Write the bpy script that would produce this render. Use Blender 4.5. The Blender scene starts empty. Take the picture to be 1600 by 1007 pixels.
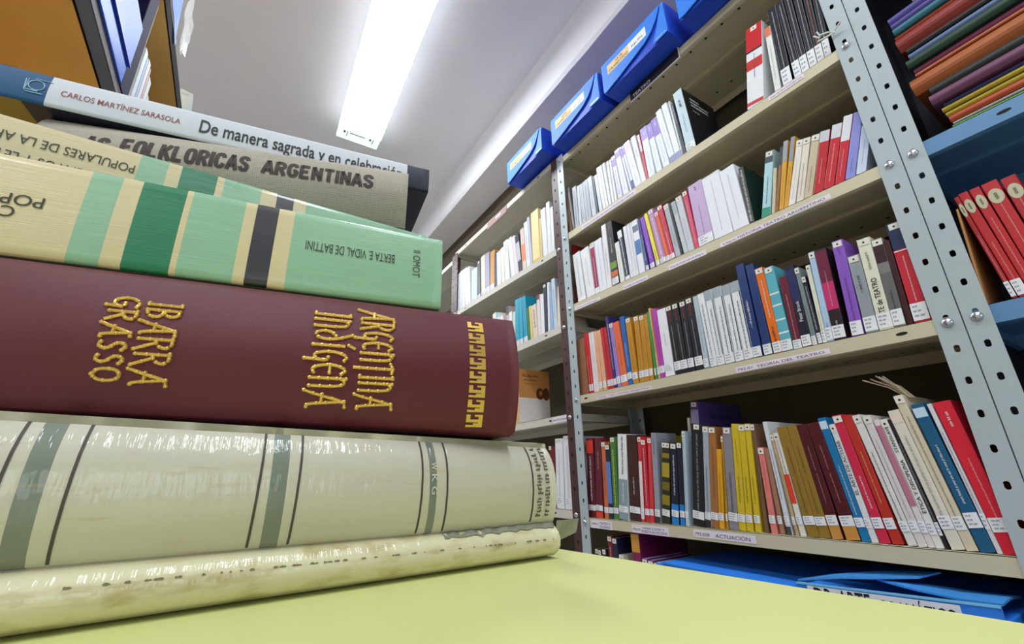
import bpy, bmesh, math, random
from mathutils import Vector, Matrix
random.seed(7)
C = bpy.context.scene.collection
CZ = 0.805                      # eye height above the floor; heights below are given from the eye

# ---------------------------------------------------------------- camera, light, exposure
cd = bpy.data.cameras.new('camera'); cam = bpy.data.objects.new('camera', cd); C.objects.link(cam)
cd.sensor_width = 36; cd.lens = 687.19 / 1600 * 36; cd.clip_start = 0.01; cd.clip_end = 60
def cam_matrix(yaw, pitch, roll):
    cy, sy = math.cos(yaw), math.sin(yaw)
    f = Vector((sy*math.cos(pitch), cy*math.cos(pitch), math.sin(pitch)))
    r = Vector((cy, -sy, 0)); u = r.cross(f)
    cr, sr = math.cos(roll), math.sin(roll)
    r2 = cr*r + sr*u; u2 = -sr*r + cr*u
    return Matrix((r2, u2, -f)).transposed().to_4x4()
cam.matrix_world = Matrix.Translation((0, 0, CZ)) @ cam_matrix(math.radians(32.34648554), math.radians(19.08220544), math.radians(-1.40062417))
bpy.context.scene.camera = cam
sc = bpy.context.scene
w = bpy.data.worlds.new('world'); sc.world = w; w.use_nodes = True
w.node_tree.nodes['Background'].inputs[0].default_value = (0.9, 0.95, 1, 1)
w.node_tree.nodes['Background'].inputs[1].default_value = 0.25
sc.view_settings.view_transform = 'Standard'; sc.view_settings.look = 'None'
sc.view_settings.exposure = 0.42; sc.view_settings.gamma = 1; sc.view_settings.use_curve_mapping = False
sc.cycles.use_denoising = True
sc.cycles.max_bounces = 8; sc.cycles.diffuse_bounces = 5
LAMP_STRENGTH = 27.0            # tubes of the ceiling fixture in view
ROW_POWER = 24.0                # the further tube fixtures along the ceiling, behind the camera
def area(name, loc, sx, sy, power, col=(0.90, 0.96, 1.0)):
    l = bpy.data.lights.new(name, 'AREA'); l.shape = 'RECTANGLE'; l.size = sx; l.size_y = sy; l.energy = power; l.color = col
    o = bpy.data.objects.new(name, l); o.location = (loc[0], loc[1], loc[2] + CZ); C.objects.link(o); return o
area('ceiling_tubes', (-1.5, -0.6, 2.0), 0.26, 1.2, ROW_POWER)
area('ceiling_tubes', (0.2, -0.45, 2.0), 0.26, 1.2, ROW_POWER*.75)
area('ceiling_tubes', (0.3, 4.2, 2.0), 0.26, 1.2, ROW_POWER)
area('ceiling_tubes', (-1.5, 2.2, 2.0), 0.26, 1.2, ROW_POWER)
fill = area('front_fill', (-0.5, -3.12, 0.55), 1.5, 1.1, 13.0, (0.86, 0.93, 1.0)); fill.rotation_euler = (math.radians(90), 0, 0)  # added unseen fill light behind the camera, brightens the spines and their sheen

# ---------------------------------------------------------------- helpers
def lin(c):
    r = []
    for v in c:
        v = v/255.0
        r.append(v/12.92 if v <= 0.04045 else ((v+0.055)/1.055)**2.4)
    return (*r, 1.0)
_m = {}
def mat(c, rough=0.5, metal=0.0, var=0.06, scale=60.0, bump=0.0, coat=0.0, gain=0.92, emit=0.0, alpha=1.0, name=None, spec=0.5):
    key = (tuple(c), rough, metal, var, scale, bump, coat, gain, emit, alpha, spec)
    if key in _m: return _m[key]
    m = bpy.data.materials.new(name or 'paint_%d_%d_%d' % tuple(c)); m.use_nodes = True
    nt = m.node_tree; b = nt.nodes['Principled BSDF']
    l = lin(c); l = (l[0]*gain, l[1]*gain, l[2]*gain, 1)
    b.inputs['Base Color'].default_value = l
    b.inputs['Roughness'].default_value = rough; b.inputs['Metallic'].default_value = metal
    b.inputs['Specular IOR Level'].default_value = spec
    if coat: b.inputs['Coat Weight'].default_value = coat; b.inputs['Coat Roughness'].default_value = 0.12
    if emit: b.inputs['Emission Color'].default_value = l; b.inputs['Emission Strength'].default_value = emit
    if alpha < 1: b.inputs['Alpha'].default_value = alpha
    if var or bump:
        tc = nt.nodes.new('ShaderNodeTexCoord'); n = nt.nodes.new('ShaderNodeTexNoise')
        n.inputs['Scale'].default_value = scale; n.inputs['Detail'].default_value = 4
        nt.links.new(tc.outputs['Object'], n.inputs['Vector'])
        if var:
            mx = nt.nodes.new('ShaderNodeMix'); mx.data_type = 'RGBA'
            mx.inputs[6].default_value = (l[0]*(1-var), l[1]*(1-var), l[2]*(1-var), 1)
            mx.inputs[7].default_value = (min(1, l[0]*(1+var)), min(1, l[1]*(1+var)), min(1, l[2]*(1+var)), 1)
            nt.links.new(n.outputs['Fac'], mx.inputs[0]); nt.links.new(mx.outputs[2], b.inputs['Base Color'])
        if bump:
            bp = nt.nodes.new('ShaderNodeBump'); bp.inputs['Strength'].default_value = bump; bp.inputs['Distance'].default_value = 0.002
            nt.links.new(n.outputs['Fac'], bp.inputs['Height']); nt.links.new(bp.outputs['Normal'], b.inputs['Normal'])
    _m[key] = m; return m
class MB:
    """collects faces, then links them as ONE mesh object"""
    def __init__(s): s.v = []; s.f = []; s.mi = []; s.uv = None
    def add(s, vs, fs, mi=0):
        o = len(s.v); s.v += [tuple(x) for x in vs]
        for f in fs: s.f.append([i+o for i in f]); s.mi.append(mi)
    def hexa(s, p, mi=0):      # 8 corners: bottom ring, top ring
        s.add(p, [(3,2,1,0),(4,5,6,7),(0,1,5,4),(1,2,6,5),(2,3,7,6),(3,0,4,7)], mi)
    def box(s, x0, x1, y0, y1, z0, z1, mi=0):
        s.hexa([(x0,y0,z0),(x1,y0,z0),(x1,y1,z0),(x0,y1,z0),(x0,y0,z1),(x1,y0,z1),(x1,y1,z1),(x0,y1,z1)], mi)
    def tilted(s, x0, x1, y0, y1, za0, za1, zb0, zb1, mi=0):   # za at y0, zb at y1
        s.hexa([(x0,y0,za0),(x1,y0,za0),(x1,y1,zb0),(x0,y1,zb0),(x0,y0,za1),(x1,y0,za1),(x1,y1,zb1),(x0,y1,zb1)], mi)
    def disc(s, c, u, v, ru, rv, n=10, mi=0):
        c, u, v = Vector(c), Vector(u), Vector(v)
        s.add([c + u*ru*math.cos(2*math.pi*i/n) + v*rv*math.sin(2*math.pi*i/n) for i in range(n)], [tuple(range(n))], mi)
    def dome(s, c, n, r, h, seg=12, mi=0):
        c, n = Vector(c), Vector(n).normalized(); u = n.orthogonal().normalized(); v = n.cross(u)
        vs = []; R = 4
        for k in range(R):
            a = math.pi/2*k/R
            for i in range(seg):
                t = 2*math.pi*i/seg
                vs.append(c + (u*math.cos(t) + v*math.sin(t))*r*math.cos(a) + n*h*math.sin(a))
        vs.append(c + n*h); fs = []
        for k in range(R-1):
            for i in range(seg):
                j = (i+1) % seg; fs.append((k*seg+i, k*seg+j, (k+1)*seg+j, (k+1)*seg+i))
        for i in range(seg): fs.append(((R-1)*seg+i, (R-1)*seg+(i+1) % seg, R*seg))
        s.add(vs, fs, mi)
    def tube(s, pts, r, seg=8, mi=0):
        pts = [Vector(p) for p in pts]; vs = []
        for k, p in enumerate(pts):
            d = (pts[min(k+1, len(pts)-1)] - pts[max(k-1, 0)]).normalized()
            u = d.orthogonal().normalized(); v = d.cross(u)
            vs += [p + (u*math.cos(2*math.pi*i/seg) + v*math.sin(2*math.pi*i/seg))*r for i in range(seg)]
        fs = [(k*seg+i, k*seg+(i+1) % seg, (k+1)*seg+(i+1) % seg, (k+1)*seg+i) for k in range(len(pts)-1) for i in range(seg)]
        fs += [tuple(range(seg))[::-1], tuple(range((len(pts)-1)*seg, len(pts)*seg))]
        s.add(vs, fs, mi)
    def build(s, name, mats, parent=None, smooth=False, weld=False, solid=0.0, bevel=0.0):
        me = bpy.data.meshes.new(name); me.from_pydata(s.v, [], s.f)
        for m in (mats if isinstance(mats, (list, tuple)) else [mats]): me.materials.append(m)
        for p, i in zip(me.polygons, s.mi): p.material_index = i; p.use_smooth = smooth
        if s.uv:
            L = me.uv_layers.new(name='UVMap')
            for lp in me.loops: L.data[lp.index].uv = s.uv[lp.vertex_index]
        if weld:
            bm = bmesh.new(); bm.from_mesh(me); bmesh.ops.remove_doubles(bm, verts=bm.verts, dist=1e-5)
            bmesh.ops.recalc_face_normals(bm, faces=bm.faces); bm.to_mesh(me); bm.free()
        me.validate(); me.update()
        o = bpy.data.objects.new(name, me); C.objects.link(o)
        if parent: o.parent = parent
        if solid: md = o.modifiers.new('thickness', 'SOLIDIFY'); md.thickness = solid; md.offset = 0
        if bevel: md = o.modifiers.new('edges', 'BEVEL'); md.width = bevel; md.segments = 2; md.limit_method = 'ANGLE'
        return o
def thing(name, label, cat, loc=(0,0,0), group=None, rot=(0,0,0)):
    o = bpy.data.objects.new(name, None); C.objects.link(o); o.empty_display_size = 0.05
    o.location = (loc[0], loc[1], loc[2] + CZ); o.rotation_euler = rot
    o['label'] = label; o['category'] = cat
    if group: o['group'] = group
    return o
def tag(o, label, cat, group=None):
    o['label'] = label; o['category'] = cat
    if group: o['group'] = group
    return o
def settle(parent):
    bpy.context.view_layer.update()
    for ch in parent.children: ch.matrix_parent_inverse = parent.matrix_world.inverted()
def struct(o): o['kind'] = 'structure'; return o
_tc = {}
def font(body, bold=0.0, maxlen=0.25):
    """a line of lettering as flat faces in a 0..1 box: (verts, faces, aspect)"""
    k = (body, bold)
    if k in _tc: return _tc[k]
    cu = bpy.data.curves.new('lettering', 'FONT'); cu.body = body; cu.offset = bold; cu.resolution_u = 3
    ob = bpy.data.objects.new('lettering', cu)
    C.objects.link(ob); bpy.context.view_layer.update()
    me = bpy.data.meshes.new_from_object(ob.evaluated_get(bpy.context.evaluated_depsgraph_get()))
    bpy.data.objects.remove(ob)
    bm = bmesh.new(); bm.from_mesh(me)
    bmesh.ops.triangulate(bm, faces=bm.faces)
    for _ in range(3):
        es = [e for e in bm.edges if e.calc_length() > maxlen]
        if not es: break
        bmesh.ops.subdivide_edges(bm, edges=es, cuts=1); bmesh.ops.triangulate(bm, faces=bm.faces)
    vs = [v.co.copy() for v in bm.verts]; bm.verts.index_update(); fs = [[v.index for v in f.verts] for f in bm.faces]; bm.free()
    x0 = min(v.x for v in vs); x1 = max(v.x for v in vs); y0 = min(v.y for v in vs); y1 = max(v.y for v in vs)
    r = ([((v.x-x0)/(x1-x0), (v.y-y0)/(y1-y0)) for v in vs], fs, (x1-x0)/(y1-y0))
    _tc[k] = r; return r
def put_text(mb, body, f, bold=0.0, mi=0):
    v, fs, _ = font(body, bold); mb.add([f(a, b) for a, b in v], fs, mi)
def strokes(rng, length, size):
    """small word-like ticks for lettering too small to read: list of (a0, a1, b0, b1)"""
    out = []; a = 0.0
    while a < length - size*0.4:
        for _ in range(rng.randint(2, 7)):
            wd = size*rng.uniform(.28, .5)
            if a + wd > length: break
            b0, b1 = rng.choice([(0.0, .72), (0.0, .72), (0, 1.0), (.0, .72), (-.2, .72)])
            out.append((a, a+wd*.55, b0*size, b1*size))
            bb = rng.choice([0, .55, .3]); out.append((a+wd*.55, a+wd, bb*size, (bb+.2)*size))
            a += wd + size*.12
        a += size*.35
    return out
PAPER = mat((236, 230, 214), 0.8, var=.08, scale=300)
WHITE = mat((238, 240, 243), 0.55); INK = mat((42, 42, 48), 0.6, var=0); GREY_INK = mat((165, 168, 178), 0.6, var=0)

# ---------------------------------------------------------------- the room
def slab(name, x0, x1, y0, y1, z0, z1, m):
    b = MB(); b.box(x0, x1, y0, y1, z0+CZ, z1+CZ); return struct(b.build(name, m))
CEIL = 2.10
plaster = mat((242, 241, 245), 0.9, var=.03, scale=6, bump=.05, gain=.96)
slab('floor', -2.6, 1.5, -3.2, 6.4, -.865, -.805, mat((176, 172, 168), 0.5, var=.1, scale=8))
slab('ceiling', -2.6, 1.5, -3.2, 6.4, CEIL, CEIL+.06, plaster)
slab('wall_right', 1.33, 1.39, -3.2, 6.4, -.805, CEIL, mat((88, 78, 62), 0.9, var=.08, scale=5))
slab('wall_left', -2.66, -2.6, -3.2, 6.4, -.805, CEIL, mat((224, 222, 222), 0.9, var=.03, scale=5))
slab('wall_back', -2.6, 1.39, 6.4, 6.46, -.805, CEIL, mat((224, 222, 222), 0.9, var=.03, scale=5))
slab('wall_front', -2.6, 1.39, -3.26, -3.2, -.805, CEIL, mat((224, 222, 222), 0.9, var=.03, scale=5))
b = MB()                                     # the beam over the shelving, its lower arris a little chipped
n = 90; rr = random.Random(3)
top = []; fr = []; ch = []; un = []
for i in range(n+1):
    y = -3.2 + 9.6*i/n; j = rr.uniform(-.0015, .0015) if not 30 < i < 45 else rr.uniform(-.006, .003)
    top.append((1.1, y, CEIL+CZ)); fr.append((1.1, y, 1.838+CZ+j)); ch.append((1.112+j*.5, y, 1.817+CZ)); un.append((1.33, y, 1.817+CZ))
vs = top+fr+ch+un; N = n+1
b.add(vs, [(k*N+i, k*N+i+1, (k+1)*N+i+1, (k+1)*N+i) for k in range(3) for i in range(n)])
struct(b.build('beam', plaster))

# ceiling tube fixture in view: tray, lit diffuser, end plate with lampholders
lamp = thing('ceiling_light', 'long white fluorescent tube fixture on the grey ceiling', 'ceiling light', (0, 0, 0))
def fx(y): return 0.2415 + (0.2744-0.2415)*(y-1.4846)/(2.445-1.4846)      # left edge, the fixture sits a touch askew
b = MB()
y0, y1, wd = 1.25, 2.435, .258
b.hexa([(fx(y0)+.03,y0,2.0505+CZ),(fx(y0)+wd-.03,y0,2.0505+CZ),(fx(y1)+wd-.03,y1-.02,2.0505+CZ),(fx(y1)+.03,y1-.02,2.0505+CZ),(fx(y0)+.03,y0,CEIL+CZ),(fx(y0)+wd-.03,y0,CEIL+CZ),(fx(y1)+wd-.03,y1-.02,CEIL+CZ),(fx(y1)+.03,y1-.02,CEIL+CZ)])
b.build('housing', mat((240, 243, 242), 0.4, var=0), lamp)
b = MB(); ya, yb = 1.26, 2.335; side = MB()
def tube_run(b, d, z0, z1):
    b.hexa([(fx(ya)+d,ya,z0+CZ),(fx(ya)+wd-d,ya,z0+CZ),(fx(yb)+wd-d,yb,z0+CZ),(fx(yb)+d,yb,z0+CZ),(fx(ya)+d,ya,z1+CZ),(fx(ya)+wd-d,ya,z1+CZ),(fx(yb)+wd-d,yb,z1+CZ),(fx(yb)+d,yb,z1+CZ)])
tube_run(b, .002, 2.02, 2.0225); b.build('lit_diffuser', mat((243, 250, 255), 0.5, var=0, emit=LAMP_STRENGTH), lamp)
tube_run(side, .002, 2.0226, 2.05); side.build('diffuser_side', mat((238, 244, 250), 0.5, var=0, emit=1.5), lamp)
b = MB(); b.box(fx(2.38)+.004, fx(2.38)+wd-.004, 2.337, 2.433, 2.0205+CZ, 2.0495+CZ); b.build('end_plate', mat((214, 240, 232), .5, var=0, emit=.9), lamp)
for dx in (.035, .19):
    b = MB(); b.box(fx(2.35)+dx, fx(2.35)+dx+.012, 2.342, 2.365, 2.010+CZ, 2.0205+CZ); b.box(fx(2.35)+dx+.022, fx(2.35)+dx+.026, 2.342, 2.395, 2.014+CZ, 2.0205+CZ)
    b.build('lampholder', mat((150, 165, 160), .5, var=0), lamp)
b = MB(); b.box(fx(2.35)+.075, fx(2.35)+.165, 2.362, 2.366, 2.017+CZ, 2.0205+CZ); b.build('wire', mat((60, 66, 66), .5, var=0), lamp)
settle(lamp)

# ---------------------------------------------------------------- steel shelving
P_GREY = mat((176, 188, 192), .42, .0, var=.03, scale=40); P_BROWN = mat((74, 42, 42), .45, var=.05, scale=40)
S_CREAM = mat((206, 198, 168), .5, var=.05, scale=14); S_PALE = mat((208, 204, 192), .5, var=.05, scale=14); S_BLUE = mat((92, 140, 182), .45, var=.06, scale=20)
BOLT = mat((200, 204, 214), .22, .9, var=0); DARK = mat((24, 22, 20), .9, var=0)
LBL = mat((236, 226, 236), .6, var=.02); LBL_INK = mat((104, 86, 122), .7, var=0)
def cells(b, org, u, v, wd, z0, z1, pitch, phase, hw=.0038, hh=.006):
    org, u, v = Vector(org), Vector(u), Vector(v)
    a, a2, bb, b2 = hw, hw*.5, hh, hh*.62; W = wd/2
    zs = []; z = phase - pitch*math.floor((phase - z0)/pitch) - pitch/2
    z -= pitch
    while z < z1: zs.append(z); z += pitch
    def P(x, y): return org + u*(x+W) + v*y
    for zz in zs:
        lo, hi = max(zz, z0), min(zz+pitch, z1); c = zz + pitch/2
        if hi - lo < 1e-4: continue
        if c - bb <= lo + 1e-3 or c + bb >= hi - 1e-3:
            b.add([P(-W,lo),P(W,lo),P(W,hi),P(-W,hi)], [(0,1,2,3)]); continue
        o = [P(a,c-b2),P(a,c+b2),P(a2,c+bb),P(-a2,c+bb),P(-a,c+b2),P(-a,c-b2),P(-a2,c-bb),P(a2,c-bb)]
        k = [P(W,hi),P(-W,hi),P(-W,lo),P(W,lo)]
        b.add(o+k, [(11,8,1,0),(8,2,1),(8,9,3,2),(9,4,3),(9,10,5,4),(10,6,5),(10,11,7,6),(11,0,7)])
def post(parent, y0, y1, seam, m, x=.9985, ztop=1.262, phase=.868, back=False):
    """perforated angle: one flange faces the aisle (y0..y1), the other runs back at y = seam"""
    b = MB(); z0, z1 = 0.0, ztop + CZ
    cells(b, (x, y0, 0), (0,1,0), (0,0,1), y1-y0, z0, z1, .053, phase+CZ)
    sg = -1 if back else 1
    cells(b, (x, seam, 0), (sg,0,0), (0,0,1), .036, z0, z1, .053, phase+CZ)
    return b.build('post', m, parent, weld=True, solid=.0018)
def bolts(parent, y, zs, x=.9975):
    for z in zs:
        b = MB(); b.dome((x, y, z+CZ), (-1,0,0), .0085, .0055); b.build('bolt', BOLT, parent, smooth=True)
def shelf_board(parent, ya, za, yb, zb, m, holes=False, lip=.028, slots=()):
    b = MB(); A, B = za+CZ, zb+CZ
    T = lambda x0, x1, d0, d1, mi=0: b.tilted(x0, x1, ya, yb, A+d0, A+d1, B+d0, B+d1, mi)
    T(1.0, 1.30, -.0012, 0); T(1.0, 1.0014, -lip, 0); T(1.0014, 1.014, -lip, -lip+.0012); T(1.2986, 1.30, -lip, 0)
    T(1.145, 1.150, -.009, -.0012); T(1.158, 1.163, -.009, -.0012); T(1.15, 1.158, -.009, -.0078)
    for y, z, s in ((ya, A, 1), (yb, B, -1)):
        b.box(1.0014, 1.2986, min(y, y+s*.0014), max(y, y+s*.0014), z-lip, z-.0012); b.box(1.0014, 1.2986, min(y, y+s*.012), max(y, y+s*.012), z-lip, z-lip+.0012)
    if holes:
        y = ya + .05
        while y < yb - .04:
            z = A + (B-A)*(y-ya)/(yb-ya)
            for x in (1.042, 1.255): b.disc((x, y, z-.00135), (1,0,0), (0,1,0), .0042, .0042, 8, 1)
            y += .0535
    for y in slots:
        z = A + (B-A)*(y-ya)/(yb-ya); b.disc((.9998, y, z-lip*.5), (0,1,0), (0,0,1), .009, .0032, 12, 1)
    return b.build('shelf', [m, DARK], parent)
def shelf_label(parent, y0, y1, zt, zb, lines, dy=0.0):
    """paper strip on the lip; y0 is its left end (larger y), lines = [(text or None, a0, a1, b0, b1)]"""
    b = MB(); x = .9990
    (zt0, zt1), (zb0, zb1) = zt, zb
    b.hexa([(x,y0,zb0+CZ),(x,y1,zb1+CZ),(x+.0006,y1,zb1+CZ),(x+.0006,y0,zb0+CZ),(x,y0,zt0+CZ),(x,y1,zt1+CZ),(x+.0006,y1,zt1+CZ),(x+.0006,y0,zt0+CZ)])
    def F(a, c):
        lo = zb0+(zb1-zb0)*a; hi = zt0+(zt1-zt0)*a
        return (x-.0003, y0+(y1-y0)*a, lo+(hi-lo)*c+CZ)
    for t, a0, a1, c0, c1 in lines:
        if t: put_text(b, t, lambda p, q: F(a0+(a1-a0)*p, c0+(c1-c0)*q), 0.01, 1)
        else:
            L = abs(y1-y0)*(a1-a0); H = (zt0-zb0); size = (c1-c0)*H
            for p0, p1, q0, q1 in strokes(random.Random(int(y0*1e4)), L, size):
                f = lambda p, q: F(a0+p/abs(y1-y0), c0+q/H)
                b.add([f(p0,q0), f(p1,q0), f(p1,q1), f(p0,q1)], [(0,1,2,3)], 1)
    return b.build('shelf_label', [LBL, LBL_INK], parent)

SH = dict(S1=(.189,-.131,1.19,-.135), S2=(.189,.2355,1.19,.2506), S3=(.189,.556,1.19,.5875), S4=(.189,.8633,1.19,.885), S5=(.189,1.2345,1.19,1.2475), S0=(.189,-.44,1.19,-.44))
unit = thing('steel_shelving', 'cream metal shelving bay between two grey perforated posts, full of theatre books', 'shelving unit', (1.15, .69, -.805))
post(unit, .1872, .2215, .1872, P_GREY); post(unit, 1.1535, 1.1925, 1.1925, P_GREY)
post(unit, .1872, .2215, .1872, P_GREY, x=1.302, back=True); post(unit, 1.1535, 1.1925, 1.1925, P_GREY, x=1.302, back=True)
bolts(unit, .2045, [.856, .546, .224, -.148, 1.225]); bolts(unit, 1.173, [1.238, .868, .573, .236, -.15])
boards = {}
for k, (ya, za, yb, zb) in SH.items():
    boards[k] = shelf_board(unit, ya, za, yb, zb, S_CREAM, holes=True, slots={'S2': (.268, 1.125)}.get(k, ()))
shelf_label(boards['S3'], .5650, .3092, (.5508, .5460), (.5388, .5347), [(None, .03, .17, .3, .7), ('HISTORIA TEATRO ARGENTINO', .19, .96, .22, .78)])
shelf_label(boards['S3'], 1.1450, 1.0125, (.5715, .5660), (.5580, .5530), [(None, .05, .95, .3, .65)])
shelf_label(boards['S3'], .9070, .8045, (.5640, .5610), (.5490, .5460), [(None, .05, .95, .3, .65)])
shelf_label(boards['S3'], .7280, .6060, (.5575, .5535), (.5425, .5390), [(None, .05, .95, .3, .65)])
shelf_label(boards['S2'], .5875, .3850, (.2275, .2256), (.2140, .2141), [('792.01', .02, .2, .28, .72), ('TEORÍA DEL TEATRO', .25, .95, .22, .8)])
shelf_label(boards['S2'], 1.0755, .8435, (.2322, .2291), (.2225, .2196), [('792(82) - HIST. TEATRO ARGENTINO', .03, .97, .25, .78)])
shelf_label(boards['S1'], 1.1462, 1.0535, (-.1405, -.1405), (-.1630, -.1630), [('TEATRO Y', .42, .95, .55, .85), ('SOCIEDAD', .42, .93, .15, .42), (None, .05, .36, .45, .75)])
shelf_label(boards['S1'], .9750, .8480, (-.1410, -.1410), (-.1618, -.1618), [('DIRECCIÓN Y', .32, .9, .56, .88), ('PUESTA EN ESCENA', .28, .97, .14, .44), (None, .03, .25, .35, .65)])
shelf_label(boards['S1'], .7730, .6155, (-.1385, -.1385), (-.1545, -.1545), [('792.028', .03, .28, .25, .7), ('ACTUACIÓN', .38, .92, .2, .85)])
shelf_label(boards['S4'], 1.0740, .8050, (.8735, .8700), (.8560, .8525), [(None, .03, .97, .35, .7)])
shelf_label(boards['S4'], .3720, .2900, (.8640, .8628), (.8520, .8510), [(None, .05, .95, .3, .65)])
b = MB(); x = .9965                                # black sign hanging from the top lip
b.box(x, x+.002, .5740, .7735, 1.204+CZ, 1.250+CZ); b.box(x-.0004, x+.0024, .5715, .776, 1.200+CZ, 1.204+CZ, 1); b.box(x-.0004, x+.0024, .5715, .5740, 1.204+CZ, 1.250+CZ, 1)
put_text(b, 'TEATRO', lambda p, q: (x-.0005, .762-.075*p, 1.2095+.0135*q+CZ), .01, 1)
sign = tag(b.build('hanging_sign', [mat((26, 24, 30), .5), mat((232, 224, 230), .5)]), 'black strip sign reading TEATRO hanging under the third blue box', 'sign')
settle(unit)

unit2 = thing('steel_shelving', 'brown-posted metal shelving bay further along the wall, seen left of the grey post', 'shelving unit', (1.15, 1.7, -.805))
FB = dict(M5=(1.2,1.272,2.2,1.285), M4=(1.2,.8513,2.2,.8948), M3=(1.2,.527,2.2,.527), M2=(1.2,.196,2.2,.196), M1=(1.2,-.117,2.2,-.117), M0=(1.2,-.46,2.2,-.46))
for ys, se in (((1.195, 1.2315), 1.195), ((2.168, 2.204), 2.204)):
    post(unit2, *ys, se, P_BROWN, phase=.85, ztop=1.27); post(unit2, *ys, se, P_BROWN, x=1.302, back=True, ztop=1.27)
bolts(unit2, 1.213, [.838, .513, .182, -.131]); bolts(unit2, 2.186, [1.272, .882, .513])
fb = {}
for k, (ya, za, yb, zb) in FB.items(): fb[k] = shelf_board(unit2, ya, za, yb, zb, S_PALE, slots=(1.33, 2.06))
shelf_label(fb['M2'], 1.3160, 1.2265, (.193, .193), (.172, .172), [(None, .05, .95, .35, .65)])
settle(unit2)
b = MB(); b.box(.9965, .9985, 1.6, 1.7955, 1.234+CZ, 1.272+CZ); b.box(.9960, .9966, 1.66, 1.71, 1.252+CZ, 1.262+CZ, 1)
tag(b.build('hanging_sign', [mat((170, 140, 138), .6), WHITE]), "dusty pink strip sign on the far bay's top lip", 'sign')
unit3 = thing('steel_shelving', 'furthest brown-posted shelving bay, a sliver beside the green book corner', 'shelving unit', (1.15, 2.7, -.805))
post(unit3, 2.207, 2.243, 2.207, P_BROWN, phase=.85, ztop=1.27); post(unit3, 3.17, 3.206, 3.206, P_BROWN, phase=.85, ztop=1.27)
for z in (1.25, .87, .53, .2, -.1): shelf_board(unit3, 2.208, z, 3.2, z, S_PALE)
settle(unit3)
unit4 = thing('steel_shelving', 'blue-shelved metal bay at the right edge beyond the double grey post', 'shelving unit', (1.15, -.3, -.805))
post(unit4, .1515, .1842, .1842, P_GREY); post(unit4, -.83, -.796, -.83, P_GREY)
b = MB(); b.box(1.037, 1.30, .1832, .1845, 0, 1.26+CZ); b.build('side_panel', mat((30, 32, 38), .7, spec=.2), unit4)
b = MB(); b.box(1.301, 1.3025, -.83, .1845, 0, 1.26+CZ); b.build('back_panel', mat((30, 32, 38), .7, spec=.2), unit4)
bolts(unit4, .1685, [.546, .224, -.13])
for z in (.562, .24, -.1, -.43, 1.23): shelf_board(unit4, -.83, z, .183, z, S_BLUE, lip=.032, slots=((.05,) if z == .562 else ()))
settle(unit4)

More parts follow.
